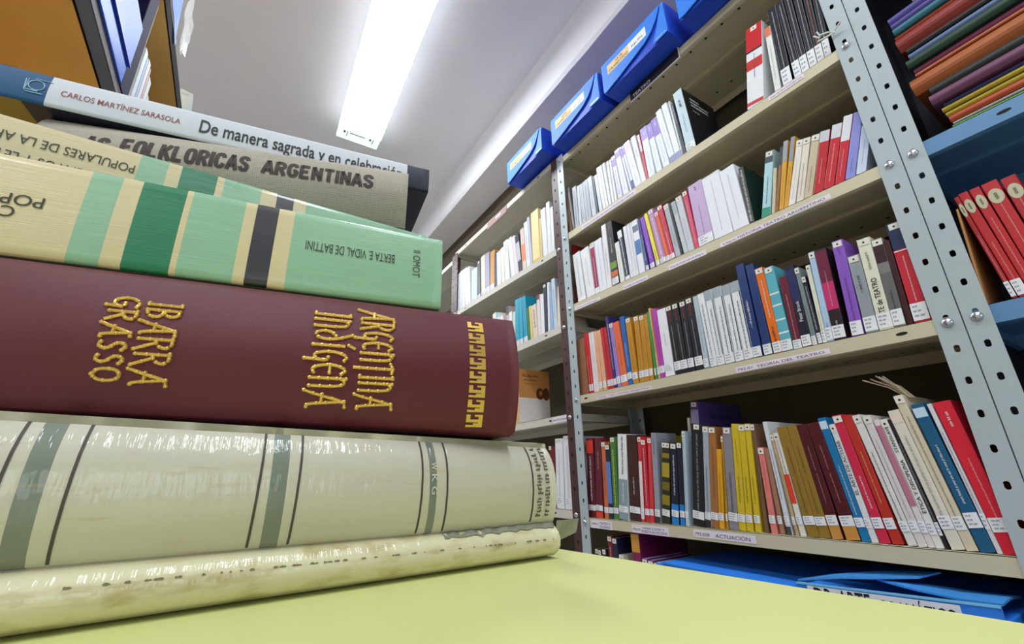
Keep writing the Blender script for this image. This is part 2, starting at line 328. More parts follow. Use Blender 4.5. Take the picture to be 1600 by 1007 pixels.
# ---------------------------------------------------------------- books on the shelves
def make_book(x, y, z, lean, t, h, col, o, label, group, kind='book'):
    rng = random.Random(int(y*1e5) + int(z*1e4))
    root = thing(kind, label, 'book' if kind == 'book' else 'file', (x, y, z+.0005), group, (math.radians(-lean), 0, 0))
    D = o.get('d', min(.16, .68*h + .015)); c = min(.0011, t*.18); r = min(.0013, t*.3); ci = c*1.3
    b = MB()
    pr = [(D,0),(r,0),(r*.3,r*.3),(0,r),(0,t-r),(r*.3,t-r*.3),(r,t),(D,t),(D,t-c),(ci,t-c),(ci,c),(D,c)]; n = len(pr)
    b.add([(d,-w,0) for d, w in pr] + [(d,-w,h) for d, w in pr], [(i, (i+1) % n, (i+1) % n+n, i+n) for i in range(n)])
    b.add([(d,-w,hh) for hh in (0,h) for d, w in pr], [(0,1,2,3,10,11),(3,4,9,10),(4,5,6,7,8,9),(n+11,n+10,n+3,n+2,n+1,n),(n+10,n+9,n+4,n+3),(n+9,n+8,n+7,n+6,n+5,n+4)])
    ms = [mat(col, .42)]
    if 'col2' in o:
        ms.append(mat(o['col2'], .4))
        for k in (0, 6): b.mi[k] = 1
    b.build('cover', ms, root)
    b = MB(); b.box(ci, D-.003, -(t-c), -c, .0015, h-.0015); b.build('page_block', PAPER, root)
    q = -.0004
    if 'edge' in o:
        b = MB(); b.add([(q+.0001,-t*.88,.0),(q+.0001,-t+.0001,.0),(q+.0001,-t+.0001,h),(q+.0001,-t*.88,h)], [(0,1,2,3)]); b.build('dark_gap_strip', mat(o['edge'], .5), root)  # gap beside the spine, shadow and dark cover, painted on as a strip
    for m in o.get('m', ()):
        if m[0] == 'b':
            b = MB(); b.add([(q,-.0003,m[1]*h),(q,-t+.0003,m[1]*h),(q,-t+.0003,m[2]*h),(q,-.0003,m[2]*h)], [(0,1,2,3)])
            b.build('color_band', mat(m[3], .42), root)
        elif m[0] == 't':
            b = MB(); size = max(.0016, m[4]*t*.62); a0 = m[2]*h
            for p0, p1, q0, q1 in strokes(rng, (m[3]-m[2])*h, size):
                wc = t*.5 + size*.4
                f = lambda p, s: (q-.0003, -(wc-s), a0+p)
                b.add([f(p0,q0), f(p0,q1), f(p1,q1), f(p1,q0)], [(0,1,2,3)])
            if b.v: b.build('title_lettering', mat(m[1], .5, var=0), root)
        elif m[0] == 'x':
            b = MB(); s = m[5]*t
            put_text(b, m[1], lambda p, u: (q-.0003, -(t*.5+s*.5-s*u), (m[3]+(m[4]-m[3])*p)*h), .012)
            b.build('title_lettering', mat(m[2], .5, var=0), root)
        elif m[0] == 'oval':
            b = MB(); b.disc((q-.0002, -t/2, h*m[1]), (0,1,0), (0,0,1), t*.47, .014, 16)
            b.add([(q-.0004,-t*.4,h*m[1]-.006),(q-.0004,-t*.6,h*m[1]-.006),(q-.0004,-t*.6,h*m[1]+.006),(q-.0004,-t*.4,h*m[1]+.006)], [(0,1,2,3)], 1)
            b.build('oval_label', [mat((196, 190, 160), .6), mat((120, 118, 92), .6)], root)
    if 'lab' in o:
        a, e = o['lab']; b = MB(); k = q-.0004; i0 = .0002
        b.add([(k,-i0,a),(k,-t+i0,a),(k,-t+i0,e),(k,-i0,e)], [(0,1,2,3)])
        for j in range(3):
            zz = e - (e-a)*(.2+.27*j); hh = (e-a)*.055; wl = rng.uniform(.3, .7)
            for g0 in (0.0, .5):
                w0 = t*(.14+g0*wl); w1 = t*(.14+(g0+.4)*wl)
                b.add([(k-.0003,-w0,zz-hh),(k-.0003,-w1,zz-hh),(k-.0003,-w1,zz+hh),(k-.0003,-w0,zz+hh)], [(0,1,2,3)], 1)
        b.build('spine_label', [WHITE, GREY_INK], root)
    if o.get('tag'):
        nt = o['tag']; wv = min(t*.94, .016*nt)
        b = MB(); k = q-.0005
        b.add([(k,-(t-wv)/2,h-.0145),(k,-(t+wv)/2,h-.0145),(k,-(t+wv)/2,h-.002),(k,-(t-wv)/2,h-.002)], [(0,1,2,3)])
        for j in range(nt): b.disc((k-.0003, -(t-wv)/2-wv*(j+.5)/nt, h-.0085), (0,1,0), (0,0,1), min(.0021, wv*.2), .0021, 8, 1)
        b.build('call_tag', [mat((232, 228, 216), .6), INK], root)
    if o.get('cov') == 1:
        k = -t-.0004
        F = lambda a, e: (lambda p, u: (D*(a[0]+(a[1]-a[0])*p), k, h*(e[0]+(e[1]-e[0])*u)))
        b = MB(); put_text(b, 'Antología', F((.2,.48),(.86,.9)), .02); put_text(b, 'de teatro emergente', F((.2,.75),(.8,.845)), .02); put_text(b, 'en la posdictadura', F((.2,.72),(.745,.79)), .02)
        put_text(b, 'Antología', F((.22,.42),(.66,.685)), 0)
        b.build('title_lettering', WHITE, root)
        b = MB(); b.disc((D*.66,k,h*.24),(1,0,0),(0,0,1),D*.07,h*.07,12,0); b.disc((D*.76,k,h*.2),(1,0,0),(0,0,1),D*.05,h*.018,10,1); b.disc((D*.42,k,h*.14),(1,0,0),(0,0,1),D*.05,h*.09,10,2)
        b.add([(D*.2,k,.0),(D*.235,k,.0),(D*.235,k,h*.14),(D*.2,k,h*.14)],[(0,1,2,3)],1)
        b.build('cover_picture', [mat((150,70,60),.5,var=.4,scale=90), mat((215,205,200),.5), mat((70,62,60),.5,var=.4,scale=90)], root)
    if o.get('cov') == 3:
        k = -t-.0004; b = MB()
        for p0, p1, q0, q1 in strokes(rng, D*.55, h*.035): b.add([(D*.25+p0,k,h*.86+q0),(D*.25+p1,k,h*.86+q0),(D*.25+p1,k,h*.86+q1),(D*.25+p0,k,h*.86+q1)],[(0,1,2,3)])
        b.build('title_lettering', mat((32,26,56),.5,var=0), root)
    if o.get('cov') == 2:
        k = -t-.0004; b = MB()
        b.add([(.0,k,0),(D,k,0),(D,k,h*.47),(.0,k,h*.47)],[(0,1,2,3)]); b.build('cover_panel', mat((236,230,226),.5), root)
        b = MB(); b.disc((D*.68,k-.0003,h*.56),(1,0,0),(0,0,1),D*.13,h*.11,14,0); b.disc((D*.88,k-.0003,h*.56),(1,0,0),(0,0,1),D*.11,h*.12,14,0); b.disc((D*.7,k-.0006,h*.57),(1,0,0),(0,0,1),D*.06,h*.05,12,1)
        b.build('cover_picture', [mat((110,58,38),.5,var=.3,scale=80), mat((200,130,75),.5)], root)
        b = MB()
        for zz, a0, a1, s in ((.86,.12,.7,.012),(.79,.16,.62,.007),(.72,.2,.4,.005)):
            for p0,p1,q0,q1 in strokes(rng, (a1-a0)*D, s): b.add([(a0*D+p0,k-.0003,zz*h+q0),(a0*D+p1,k-.0003,zz*h+q0),(a0*D+p1,k-.0003,zz*h+q1),(a0*D+p0,k-.0003,zz*h+q1)],[(0,1,2,3)])
        b.build('title_lettering', mat((90,50,30),.5,var=0), root)
    return root
BOOKS = """
(1.008, 1.1617, -0.1335, -2.75, 0.0328, 0.2403, (92, 18, 36), {'lab': (0.02, 0.036), 'm': [('t', (225, 225, 225), 0.2, 0.78, 0.35), ('b', 0.8, 0.97, (215, 50, 40))]}, 'maroon book with small red square, beside left post on the ACTUACIÓN shelf', 'books on the ACTUACIÓN shelf')
(1.008, 1.1284, -0.1325, -4.56, 0.0303, 0.2376, (98, 20, 38), {'lab': (0.02, 0.036), 'm': [('t', (200, 150, 150), 0.6, 0.85, 0.3), ('b', 0, 0.07, (220, 60, 40))]}, 'second maroon book from left post on the ACTUACIÓN shelf', 'books on the ACTUACIÓN shelf')
(1.008, 1.091, -0.1339, -2.96, 0.0168, 0.2244, (205, 110, 60), {'tag': 1, 'lab': (0.016, 0.032), 'm': [('t', (40, 40, 45), 0.3, 0.7, 0.35)]}, 'thin orange book with dotted tag, right of maroon pair on the ACTUACIÓN shelf', 'books on the ACTUACIÓN shelf')
(1.008, 1.0725, -0.1338, -2.66, 0.0186, 0.2147, (30, 35, 60), {'tag': 1, 'lab': (0.016, 0.032), 'm': [('b', 0.2, 0.76, (90, 130, 205))]}, 'thin navy book with pale blue spine panel on the ACTUACIÓN shelf', 'books on the ACTUACIÓN shelf')
(1.008, 1.052, -0.1334, -3.07, 0.0213, 0.2353, (70, 125, 55), {'tag': 1, 'lab': (0.016, 0.032), 'm': [('t', (230, 220, 120), 0.15, 0.85, 0.4)]}, 'green book with yellow lettering on the ACTUACIÓN shelf', 'books on the ACTUACIÓN shelf')
(1.008, 1.0294, -0.1308, -5.96, 0.0358, 0.2408, (236, 238, 238), {'d': 0.085, 'lab': (0.02, 0.037), 'm': [('t', (40, 40, 45), 0.52, 0.98, 0.3), ('b', 0, 0.46, (140, 160, 165)), ('t', (238, 240, 242), 0.2, 0.42, 0.22)]}, 'half white half grey book, left of the brown one on the ACTUACIÓN shelf', 'books on the ACTUACIÓN shelf')
(1.008, 0.9862, -0.1313, -4.37, 0.0398, 0.2344, (62, 28, 22), {'lab': (0.02, 0.037), 'm': [('t', (225, 225, 225), 0.3, 0.5, 0.2)]}, 'dark brown book between grey-white and red ones on the ACTUACIÓN shelf', 'books on the ACTUACIÓN shelf')
(1.008, 0.9451, -0.1331, -4.85, 0.0121, 0.2284, (205, 45, 60), {'tag': 1, 'lab': (0.018, 0.034), 'd': 0.085, 'm': [('b', 0.03, 0.7, (235, 220, 220))]}, 'red and white spined thin book, first of red trio on the ACTUACIÓN shelf', 'books on the ACTUACIÓN shelf')
(1.008, 0.9292, -0.133, -4.03, 0.0151, 0.219, (200, 40, 55), {'tag': 1, 'lab': (0.018, 0.034), 'd': 0.085, 'm': [('t', (225, 225, 225), 0.2, 0.9, 0.35)]}, 'red book with white lettering, middle of red trio on the ACTUACIÓN shelf', 'books on the ACTUACIÓN shelf')
(1.008, 0.9136, -0.1326, -6.22, 0.013, 0.2225, (215, 55, 65), {'tag': 1, 'lab': (0.018, 0.034), 'd': 0.085, 'm': [('t', (240, 160, 160), 0.6, 0.9, 0.3)]}, 'plain red book, last of the red trio on the ACTUACIÓN shelf', 'books on the ACTUACIÓN shelf')
(1.008, 0.8957, -0.1323, -5.13, 0.0174, 0.2339, (150, 155, 165), {'lab': (0.016, 0.034), 'd': 0.085, 'm': [('t', (40, 40, 45), 0.75, 0.95, 0.3), ('b', 0.0, 0.1, (50, 52, 60))]}, 'tall grey book right of the red trio on the ACTUACIÓN shelf', 'books on the ACTUACIÓN shelf')
(1.008, 0.8722, -0.1299, -8.96, 0.0248, 0.2062, (45, 42, 20), {'tag': 2, 'd': 0.085, 'lab': (0.018, 0.034), 'm': [('b', 0.22, 0.34, (150, 130, 30)), ('b', 0.4, 0.5, (120, 104, 26)), ('b', 0.56, 0.74, (170, 150, 36)), ('b', 0.8, 0.86, (140, 122, 30))]}, 'dark book with gold blotched spine on the ACTUACIÓN shelf', 'books on the ACTUACIÓN shelf')
(1.008, 0.8407, -0.1308, -7.36, 0.022, 0.2017, (18, 24, 44), {'tag': 1, 'lab': (0.018, 0.034), 'd': 0.075, 'm': [('t', (225, 225, 225), 0.35, 0.85, 0.35), ('b', 0, 0.08, (25, 130, 215)), ('b', 0.16, 0.24, (25, 130, 215))]}, 'black book with blue foot and pale script on the ACTUACIÓN shelf', 'books on the ACTUACIÓN shelf')
(1.008, 0.8147, -0.1319, -6.45, 0.0142, 0.2026, (20, 24, 44), {'tag': 1, 'lab': (0.018, 0.034), 'd': 0.075, 'm': [('b', 0, 0.08, (25, 130, 215)), ('b', 0.16, 0.24, (25, 130, 215))]}, 'slim black book with blue foot on the ACTUACIÓN shelf', 'books on the ACTUACIÓN shelf')
(1.008, 0.7995, -0.1323, -6.98, 0.0094, 0.2306, (190, 210, 222), {'tag': 1, 'd': 0.075, 'lab': (0.018, 0.034), 'm': [('t', (40, 40, 45), 0.1, 0.9, 0.3)]}, 'pale blue slim book right of blue-footed pair on the ACTUACIÓN shelf', 'books on the ACTUACIÓN shelf')
(1.008, 0.7768, -0.1285, -8.75, 0.0322, 0.2442, (24, 25, 30), {'tag': 1, 'lab': (0.016, 0.034), 'd': 0.075, 'm': [('t', (150, 150, 155), 0.1, 0.9, 0.28)]}, 'thick black book below the tall purple one on the ACTUACIÓN shelf', 'books on the ACTUACIÓN shelf')
(1.008, 0.7425, -0.1309, -8.47, 0.0155, 0.2361, (165, 175, 185), {'tag': 1, 'lab': (0.018, 0.034), 'm': [('t', (40, 40, 45), 0.15, 0.6, 0.25), ('b', 0, 0.07, (40, 42, 46))]}, 'blue-grey book with black foot on the ACTUACIÓN shelf', 'books on the ACTUACIÓN shelf')
(1.008, 0.726, -0.1303, -8.54, 0.0189, 0.2326, (165, 110, 60), {'tag': 1, 'lab': (0.018, 0.034), 'm': [('t', (110, 60, 30), 0.3, 0.8, 0.25)]}, 'tan brown book left of small yellow book on the ACTUACIÓN shelf', 'books on the ACTUACIÓN shelf')
(1.008, 0.7059, -0.1312, -8.39, 0.013, 0.1791, (225, 165, 25), {'lab': (0.018, 0.034), 'm': [('t', (40, 40, 45), 0.2, 0.7, 0.25)]}, 'short bright yellow book shorter than its neighbours on the ACTUACIÓN shelf', 'books on the ACTUACIÓN shelf')
(1.008, 0.6879, -0.1324, -7.05, 0.005, 0.2096, (185, 140, 60), {'tag': 1, 'lab': (0.018, 0.034), 'm': [('t', (40, 40, 45), 0.3, 0.8, 0.35)]}, 'thin ochre book beside short yellow book on the ACTUACIÓN shelf', 'books on the ACTUACIÓN shelf')
(1.008, 0.6801, -0.1304, -6.47, 0.0225, 0.2268, (140, 135, 142), {'tag': 1, 'lab': (0.018, 0.036), 'm': [('t', (70, 65, 70), 0.1, 0.55, 0.35)]}, 'grey-mauve book left of three yellow spines on the ACTUACIÓN shelf', 'books on the ACTUACIÓN shelf')
(1.008, 0.657, -0.1309, -6.66, 0.017, 0.233, (212, 185, 40), {'lab': (0.018, 0.034), 'm': [('t', (40, 40, 45), 0.25, 0.5, 0.3), ('t', (120, 110, 40), 0.6, 0.85, 0.2)]}, 'first of three tall yellow spines, leftmost on the ACTUACIÓN shelf', 'books on the ACTUACIÓN shelf')
(1.008, 0.6381, -0.1312, -6.34, 0.0147, 0.2301, (212, 185, 40), {'tag': 1, 'lab': (0.018, 0.034), 'm': [('t', (40, 40, 45), 0.25, 0.5, 0.3)]}, 'middle of three tall yellow spines on the ACTUACIÓN shelf', 'books on the ACTUACIÓN shelf')
(1.008, 0.6189, -0.1314, -5.4, 0.0133, 0.2299, (216, 188, 40), {'tag': 1, 'lab': (0.018, 0.034), 'm': [('t', (40, 40, 45), 0.25, 0.5, 0.3)]}, 'rightmost of three tall yellow spines on the ACTUACIÓN shelf', 'books on the ACTUACIÓN shelf')
(1.008, 0.5981, -0.1321, -3.7, 0.0083, 0.2284, (120, 90, 65), {'tag': 1, 'm': [('t', (70, 50, 40), 0.3, 0.8, 0.35)]}, 'thin brown book right of yellow spines on the ACTUACIÓN shelf', 'books on the ACTUACIÓN shelf')
(1.008, 0.5839, -0.1321, -2.0, 0.0131, 0.1755, (228, 130, 120), {'tag': 1, 'lab': (0.02, 0.036), 'm': [('t', (150, 70, 70), 0.5, 0.85, 0.25)]}, 'short salmon pink book on the ACTUACIÓN shelf', 'books on the ACTUACIÓN shelf')
(1.008, 0.5651, -0.1324, -0.33, 0.0092, 0.1719, (165, 120, 95), {'lab': (0.02, 0.036)}, 'short brown book right of salmon pink book on the ACTUACIÓN shelf', 'books on the ACTUACIÓN shelf')
(1.008, 0.5503, -0.1324, 1.3, 0.0098, 0.2292, (215, 222, 228), {'lab': (0.02, 0.036), 'm': [('t', (40, 40, 45), 0.3, 0.75, 0.3), ('b', 0, 0.07, (70, 75, 80))]}, 'tall white slim book leaning over salmon book on the ACTUACIÓN shelf', 'books on the ACTUACIÓN shelf')
(1.008, 0.5342, -0.1323, 2.9, 0.0063, 0.2023, (195, 170, 130), {'tag': 1, 'lab': (0.02, 0.036), 'm': [('t', (120, 100, 70), 0.3, 0.8, 0.3)]}, 'tan book left of red-banded white book on the ACTUACIÓN shelf', 'books on the ACTUACIÓN shelf')
(1.008, 0.525, -0.1323, 3.54, 0.0109, 0.2028, (232, 225, 212), {'tag': 1, 'lab': (0.022, 0.038), 'm': [('t', (40, 40, 45), 0.58, 0.92, 0.35), ('b', 0.3, 0.58, (222, 65, 40))]}, 'white book with orange-red middle band on the ACTUACIÓN shelf', 'books on the ACTUACIÓN shelf')
(1.008, 0.5103, -0.1322, 4.44, 0.0209, 0.2142, (150, 118, 45), {'lab': (0.022, 0.038), 'm': [('t', (95, 70, 30), 0.2, 0.5, 0.25), ('t', (95, 70, 30), 0.55, 0.8, 0.25)]}, 'left one of two dark ochre books on the ACTUACIÓN shelf', 'books on the ACTUACIÓN shelf')
(1.008, 0.4887, -0.1321, 4.48, 0.0195, 0.2157, (150, 118, 45), {'lab': (0.022, 0.038), 'm': [('t', (95, 70, 30), 0.2, 0.5, 0.25), ('t', (95, 70, 30), 0.55, 0.8, 0.25)]}, 'right one of two dark ochre books on the ACTUACIÓN shelf', 'books on the ACTUACIÓN shelf')
(1.008, 0.4669, -0.132, 4.93, 0.0192, 0.2149, (82, 20, 32), {'lab': (0.024, 0.042), 'm': [('t', (190, 150, 150), 0.3, 0.55, 0.16), ('t', (190, 150, 150), 0.58, 0.8, 0.16), ('b', 0, 0.13, (205, 145, 70))]}, 'left one of two maroon books with tan foot on the ACTUACIÓN shelf', 'books on the ACTUACIÓN shelf')
(1.008, 0.4429, -0.1319, 6.01, 0.0233, 0.2164, (82, 20, 32), {'lab': (0.024, 0.042), 'm': [('t', (190, 150, 150), 0.3, 0.55, 0.16), ('t', (190, 150, 150), 0.58, 0.8, 0.16), ('b', 0, 0.13, (205, 145, 70))]}, 'right one of two maroon books with tan foot on the ACTUACIÓN shelf', 'books on the ACTUACIÓN shelf')
(1.008, 0.4184, -0.1318, 6.15, 0.0143, 0.2246, (20, 120, 175), {'lab': (0.024, 0.04), 'm': [('t', (225, 225, 225), 0.2, 0.6, 0.3), ('b', 0.9, 0.97, (200, 225, 240))]}, 'blue slim book right of maroon tan-footed pair on the ACTUACIÓN shelf', 'books on the ACTUACIÓN shelf')
(1.008, 0.4034, -0.1318, 5.8, 0.0104, 0.2105, (222, 226, 228), {'tag': 1, 'lab': (0.024, 0.04), 'm': [('x', 'EL ARTE DE ACTUAR', (90, 90, 95), 0.38, 0.85, 0.6)]}, 'white book with grey capitals leaning on blue one on the ACTUACIÓN shelf', 'books on the ACTUACIÓN shelf')
(1.008, 0.391, -0.1317, 6.19, 0.0159, 0.2267, (212, 40, 75), {'tag': 1, 'lab': (0.024, 0.042), 'm': [('t', (225, 225, 225), 0.25, 0.5, 0.3)]}, 'pinkish red book right of white capitals book on the ACTUACIÓN shelf', 'books on the ACTUACIÓN shelf')
(1.008, 0.3726, -0.1316, 6.67, 0.0157, 0.2242, (190, 50, 38), {'lab': (0.024, 0.042), 'm': [('t', (230, 170, 150), 0.3, 0.7, 0.25)]}, 'brick red book beside pinkish red one on the ACTUACIÓN shelf', 'books on the ACTUACIÓN shelf')
(1.008, 0.3513, -0.1315, 7.9, 0.013, 0.2235, (226, 224, 220), {'tag': 1, 'lab': (0.022, 0.038), 'm': [('t', (40, 40, 45), 0.1, 0.7, 0.3)]}, 'white book right of brick red one on the ACTUACIÓN shelf', 'books on the ACTUACIÓN shelf')
(1.008, 0.3374, -0.1315, 7.45, 0.0124, 0.2206, (222, 216, 214), {'tag': 1, 'lab': (0.022, 0.04), 'm': [('t', (120, 110, 110), 0.2, 0.8, 0.2)]}, 'off-white book left of pink-blotched spine on the ACTUACIÓN shelf', 'books on the ACTUACIÓN shelf')
(1.008, 0.3244, -0.1314, 7.07, 0.0093, 0.2108, (226, 218, 216), {'lab': (0.022, 0.04), 'm': [('b', 0.3, 0.95, (190, 120, 140))]}, 'white book with faded pink spine panel on the ACTUACIÓN shelf', 'books on the ACTUACIÓN shelf')
(1.008, 0.3145, -0.1314, 7.03, 0.0108, 0.2109, (232, 230, 226), {'tag': 1, 'lab': (0.02, 0.04), 'm': [('x', 'ÉTICA Y DISCIPLINA', (25, 25, 30), 0.25, 0.66, 0.62), ('x', 'STANISLAVSKI', (25, 25, 30), 0.72, 0.97, 0.45)]}, 'white book with large black title down spine on the ACTUACIÓN shelf', 'books on the ACTUACIÓN shelf')
(1.008, 0.3025, -0.1313, 7.19, 0.005, 0.2096, (28, 26, 32), {'lab': (0.02, 0.04), 'm': [('t', (170, 170, 170), 0.2, 0.8, 0.3)]}, 'thin black book left of cream books on the ACTUACIÓN shelf', 'books on the ACTUACIÓN shelf')
(1.008, 0.2955, -0.1313, 7.58, 0.017, 0.2245, (226, 220, 205), {'lab': (0.03, 0.05), 'm': [('t', (170, 160, 150), 0.15, 0.8, 0.4), ('b', 0.9, 0.97, (235, 215, 205))]}, 'cream book leaning beside thin black book on the ACTUACIÓN shelf', 'books on the ACTUACIÓN shelf')
(1.008, 0.2778, -0.1312, 7.51, 0.014, 0.2498, (218, 206, 180), {'tag': 1, 'lab': (0.03, 0.05), 'm': [('t', (130, 120, 100), 0.2, 0.85, 0.3)]}, 'tall cream book with frayed ribbon bundle on top on the ACTUACIÓN shelf', 'books on the ACTUACIÓN shelf')
(1.008, 0.2618, -0.1311, 7.08, 0.0178, 0.2305, (18, 92, 132), {'lab': (0.034, 0.056), 'm': [('t', (225, 225, 225), 0.3, 0.7, 0.3), ('b', 0.9, 0.97, (200, 225, 240))]}, 'teal blue book with white mark near top on the ACTUACIÓN shelf', 'books on the ACTUACIÓN shelf')
(1.008, 0.2434, -0.1311, 6.22, 0.0063, 0.2289, (222, 220, 226), {'lab': (0.034, 0.056), 'm': [('t', (120, 110, 120), 0.2, 0.8, 0.35)]}, 'thin white book between teal and bright red on the ACTUACIÓN shelf', 'books on the ACTUACIÓN shelf')
(1.008, 0.2366, -0.131, 5.83, 0.0231, 0.2294, (222, 30, 55), {'lab': (0.03, 0.05), 'm': [('t', (240, 180, 180), 0.15, 0.6, 0.15), ('t', (225, 225, 225), 0.82, 0.93, 0.3)]}, 'wide bright red book against the right post on the ACTUACIÓN shelf', 'books on the ACTUACIÓN shelf')
(1.008, 1.1128, 0.2496, 1.99, 0.0093, 0.2122, (205, 25, 30), {'lab': (0.008, 0.03), 'm': [('t', (225, 225, 225), 0.1, 0.6, 0.25)]}, 'first bright red slim book by left post on the TEORÍA DEL TEATRO shelf', 'books on the TEORÍA DEL TEATRO shelf')
(1.008, 1.1019, 0.2494, 2.29, 0.0108, 0.2114, (205, 25, 30), {'lab': (0.008, 0.03), 'm': [('t', (225, 225, 225), 0.1, 0.6, 0.25)]}, 'second bright red slim book by left post on the TEORÍA DEL TEATRO shelf', 'books on the TEORÍA DEL TEATRO shelf')
(1.008, 1.0906, 0.2492, 1.36, 0.0106, 0.2087, (235, 228, 232), {'m': [('t', (150, 130, 140), 0.2, 0.8, 0.3)]}, 'first white slim book right of bright red pair on the TEORÍA DEL TEATRO shelf', 'books on the TEORÍA DEL TEATRO shelf')
(1.008, 1.0795, 0.2491, 0.9, 0.0119, 0.2083, (235, 228, 232), {'m': [('t', (150, 130, 140), 0.2, 0.8, 0.3)]}, 'second white slim book right of bright red pair on the TEORÍA DEL TEATRO shelf', 'books on the TEORÍA DEL TEATRO shelf')
(1.008, 1.0666, 0.2489, 0.98, 0.0166, 0.2071, (238, 180, 140), {'lab': (0.01, 0.03), 'm': [('t', (150, 100, 80), 0.2, 0.9, 0.2)]}, 'left one of two peach books on the TEORÍA DEL TEATRO shelf', 'books on the TEORÍA DEL TEATRO shelf')
(1.008, 1.046, 0.2486, 1.93, 0.0155, 0.2054, (238, 180, 140), {'lab': (0.01, 0.03), 'm': [('t', (150, 100, 80), 0.2, 0.9, 0.2)]}, 'right one of two peach books on the TEORÍA DEL TEATRO shelf', 'books on the TEORÍA DEL TEATRO shelf')
(1.008, 1.0241, 0.2482, 3.53, 0.0125, 0.2096, (200, 35, 55), {'lab': (0.01, 0.03), 'm': [('t', (120, 20, 30), 0.2, 0.8, 0.2)]}, 'left one of two crimson books on the TEORÍA DEL TEATRO shelf', 'books on the TEORÍA DEL TEATRO shelf')
(1.008, 1.0111, 0.248, 2.75, 0.0127, 0.2075, (195, 35, 55), {'lab': (0.01, 0.03), 'm': [('t', (120, 20, 30), 0.2, 0.8, 0.2)]}, 'right one of two crimson books on the TEORÍA DEL TEATRO shelf', 'books on the TEORÍA DEL TEATRO shelf')
(1.008, 0.9976, 0.2478, 2.48, 0.0128, 0.2409, (50, 35, 110), {'lab': (0.01, 0.03), 'm': [('t', (225, 225, 225), 0.25, 0.9, 0.4)]}, 'tall violet-navy book with white lettering on the TEORÍA DEL TEATRO shelf', 'books on the TEORÍA DEL TEATRO shelf')
(1.008, 0.983, 0.2476, 2.82, 0.0152, 0.2139, (165, 135, 210), {'tag': 1, 'lab': (0.012, 0.034), 'm': [('t', (90, 70, 140), 0.2, 0.85, 0.25)]}, 'lilac book left of orange book on the TEORÍA DEL TEATRO shelf', 'books on the TEORÍA DEL TEATRO shelf')
(1.008, 0.9646, 0.2473, 3.52, 0.0266, 0.2111, (236, 110, 60), {'lab': (0.012, 0.034), 'm': [('t', (40, 40, 45), 0.3, 0.65, 0.2), ('t', (150, 60, 30), 0.7, 0.9, 0.2)]}, 'orange-coral book left of bright blue one on the TEORÍA DEL TEATRO shelf', 'books on the TEORÍA DEL TEATRO shelf')
(1.008, 0.9367, 0.2469, 2.01, 0.0182, 0.2217, (25, 100, 180), {'lab': (0.018, 0.038), 'm': [('t', (225, 225, 225), 0.25, 0.6, 0.3)]}, 'bright blue tall slim book on the TEORÍA DEL TEATRO shelf', 'books on the TEORÍA DEL TEATRO shelf')
(1.008, 0.9174, 0.2466, 1.28, 0.0215, 0.2091, (198, 140, 35), {'tag': 1, 'lab': (0.014, 0.034), 'm': [('t', (90, 50, 20), 0.2, 0.7, 0.15)]}, 'leftmost of four ochre books on the TEORÍA DEL TEATRO shelf', 'books on the TEORÍA DEL TEATRO shelf')
(1.008, 0.8915, 0.2466, -1.08, 0.0189, 0.205, (198, 140, 35), {'tag': 1, 'lab': (0.014, 0.034), 'm': [('t', (90, 50, 20), 0.2, 0.7, 0.15)]}, 'second of four ochre books on the TEORÍA DEL TEATRO shelf', 'books on the TEORÍA DEL TEATRO shelf')
(1.008, 0.8721, 0.2465, -2.08, 0.0165, 0.2019, (198, 140, 35), {'tag': 1, 'lab': (0.014, 0.034), 'm': [('t', (90, 50, 20), 0.2, 0.7, 0.15)]}, 'third of four ochre books on the TEORÍA DEL TEATRO shelf', 'books on the TEORÍA DEL TEATRO shelf')
(1.008, 0.8535, 0.246, -1.64, 0.0136, 0.2003, (198, 140, 35), {'lab': (0.014, 0.034), 'm': [('t', (90, 50, 20), 0.2, 0.7, 0.15)]}, 'rightmost of four ochre books on the TEORÍA DEL TEATRO shelf', 'books on the TEORÍA DEL TEATRO shelf')
(1.008, 0.8337, 0.2453, -0.03, 0.0063, 0.2045, (45, 165, 90), {'lab': (0.012, 0.032), 'm': [('t', (40, 40, 45), 0.2, 0.55, 0.35)]}, 'thin green book right of ochre books on the TEORÍA DEL TEATRO shelf', 'books on the TEORÍA DEL TEATRO shelf')
(1.008, 0.8237, 0.2452, 0.84, 0.0074, 0.214, (215, 165, 110), {'lab': (0.012, 0.032), 'm': [('t', (40, 40, 45), 0.35, 0.7, 0.5)]}, 'thin sand-coloured book between green and magenta on the TEORÍA DEL TEATRO shelf', 'books on the TEORÍA DEL TEATRO shelf')
(1.008, 0.8156, 0.2451, -0.04, 0.0176, 0.2068, (185, 65, 175), {'lab': (0.014, 0.034), 'm': [('t', (110, 30, 110), 0.3, 0.8, 0.25)]}, 'magenta book left of wide white book on the TEORÍA DEL TEATRO shelf', 'books on the TEORÍA DEL TEATRO shelf')
(1.008, 0.7973, 0.2449, -0.13, 0.0304, 0.1981, (240, 240, 246), {'lab': (0.018, 0.034), 'm': [('t', (130, 130, 140), 0.45, 0.62, 0.2)]}, 'wide white book left of black set on the TEORÍA DEL TEATRO shelf', 'books on the TEORÍA DEL TEATRO shelf')
(1.008, 0.7634, 0.2443, 0.71, 0.0207, 0.1997, (28, 26, 32), {'tag': 1, 'lab': (0.012, 0.036), 'm': [('t', (150, 40, 40), 0.75, 0.95, 0.5), ('t', (225, 225, 225), 0.15, 0.7, 0.14)]}, 'leftmost of four black books with red script on the TEORÍA DEL TEATRO shelf', 'books on the TEORÍA DEL TEATRO shelf')
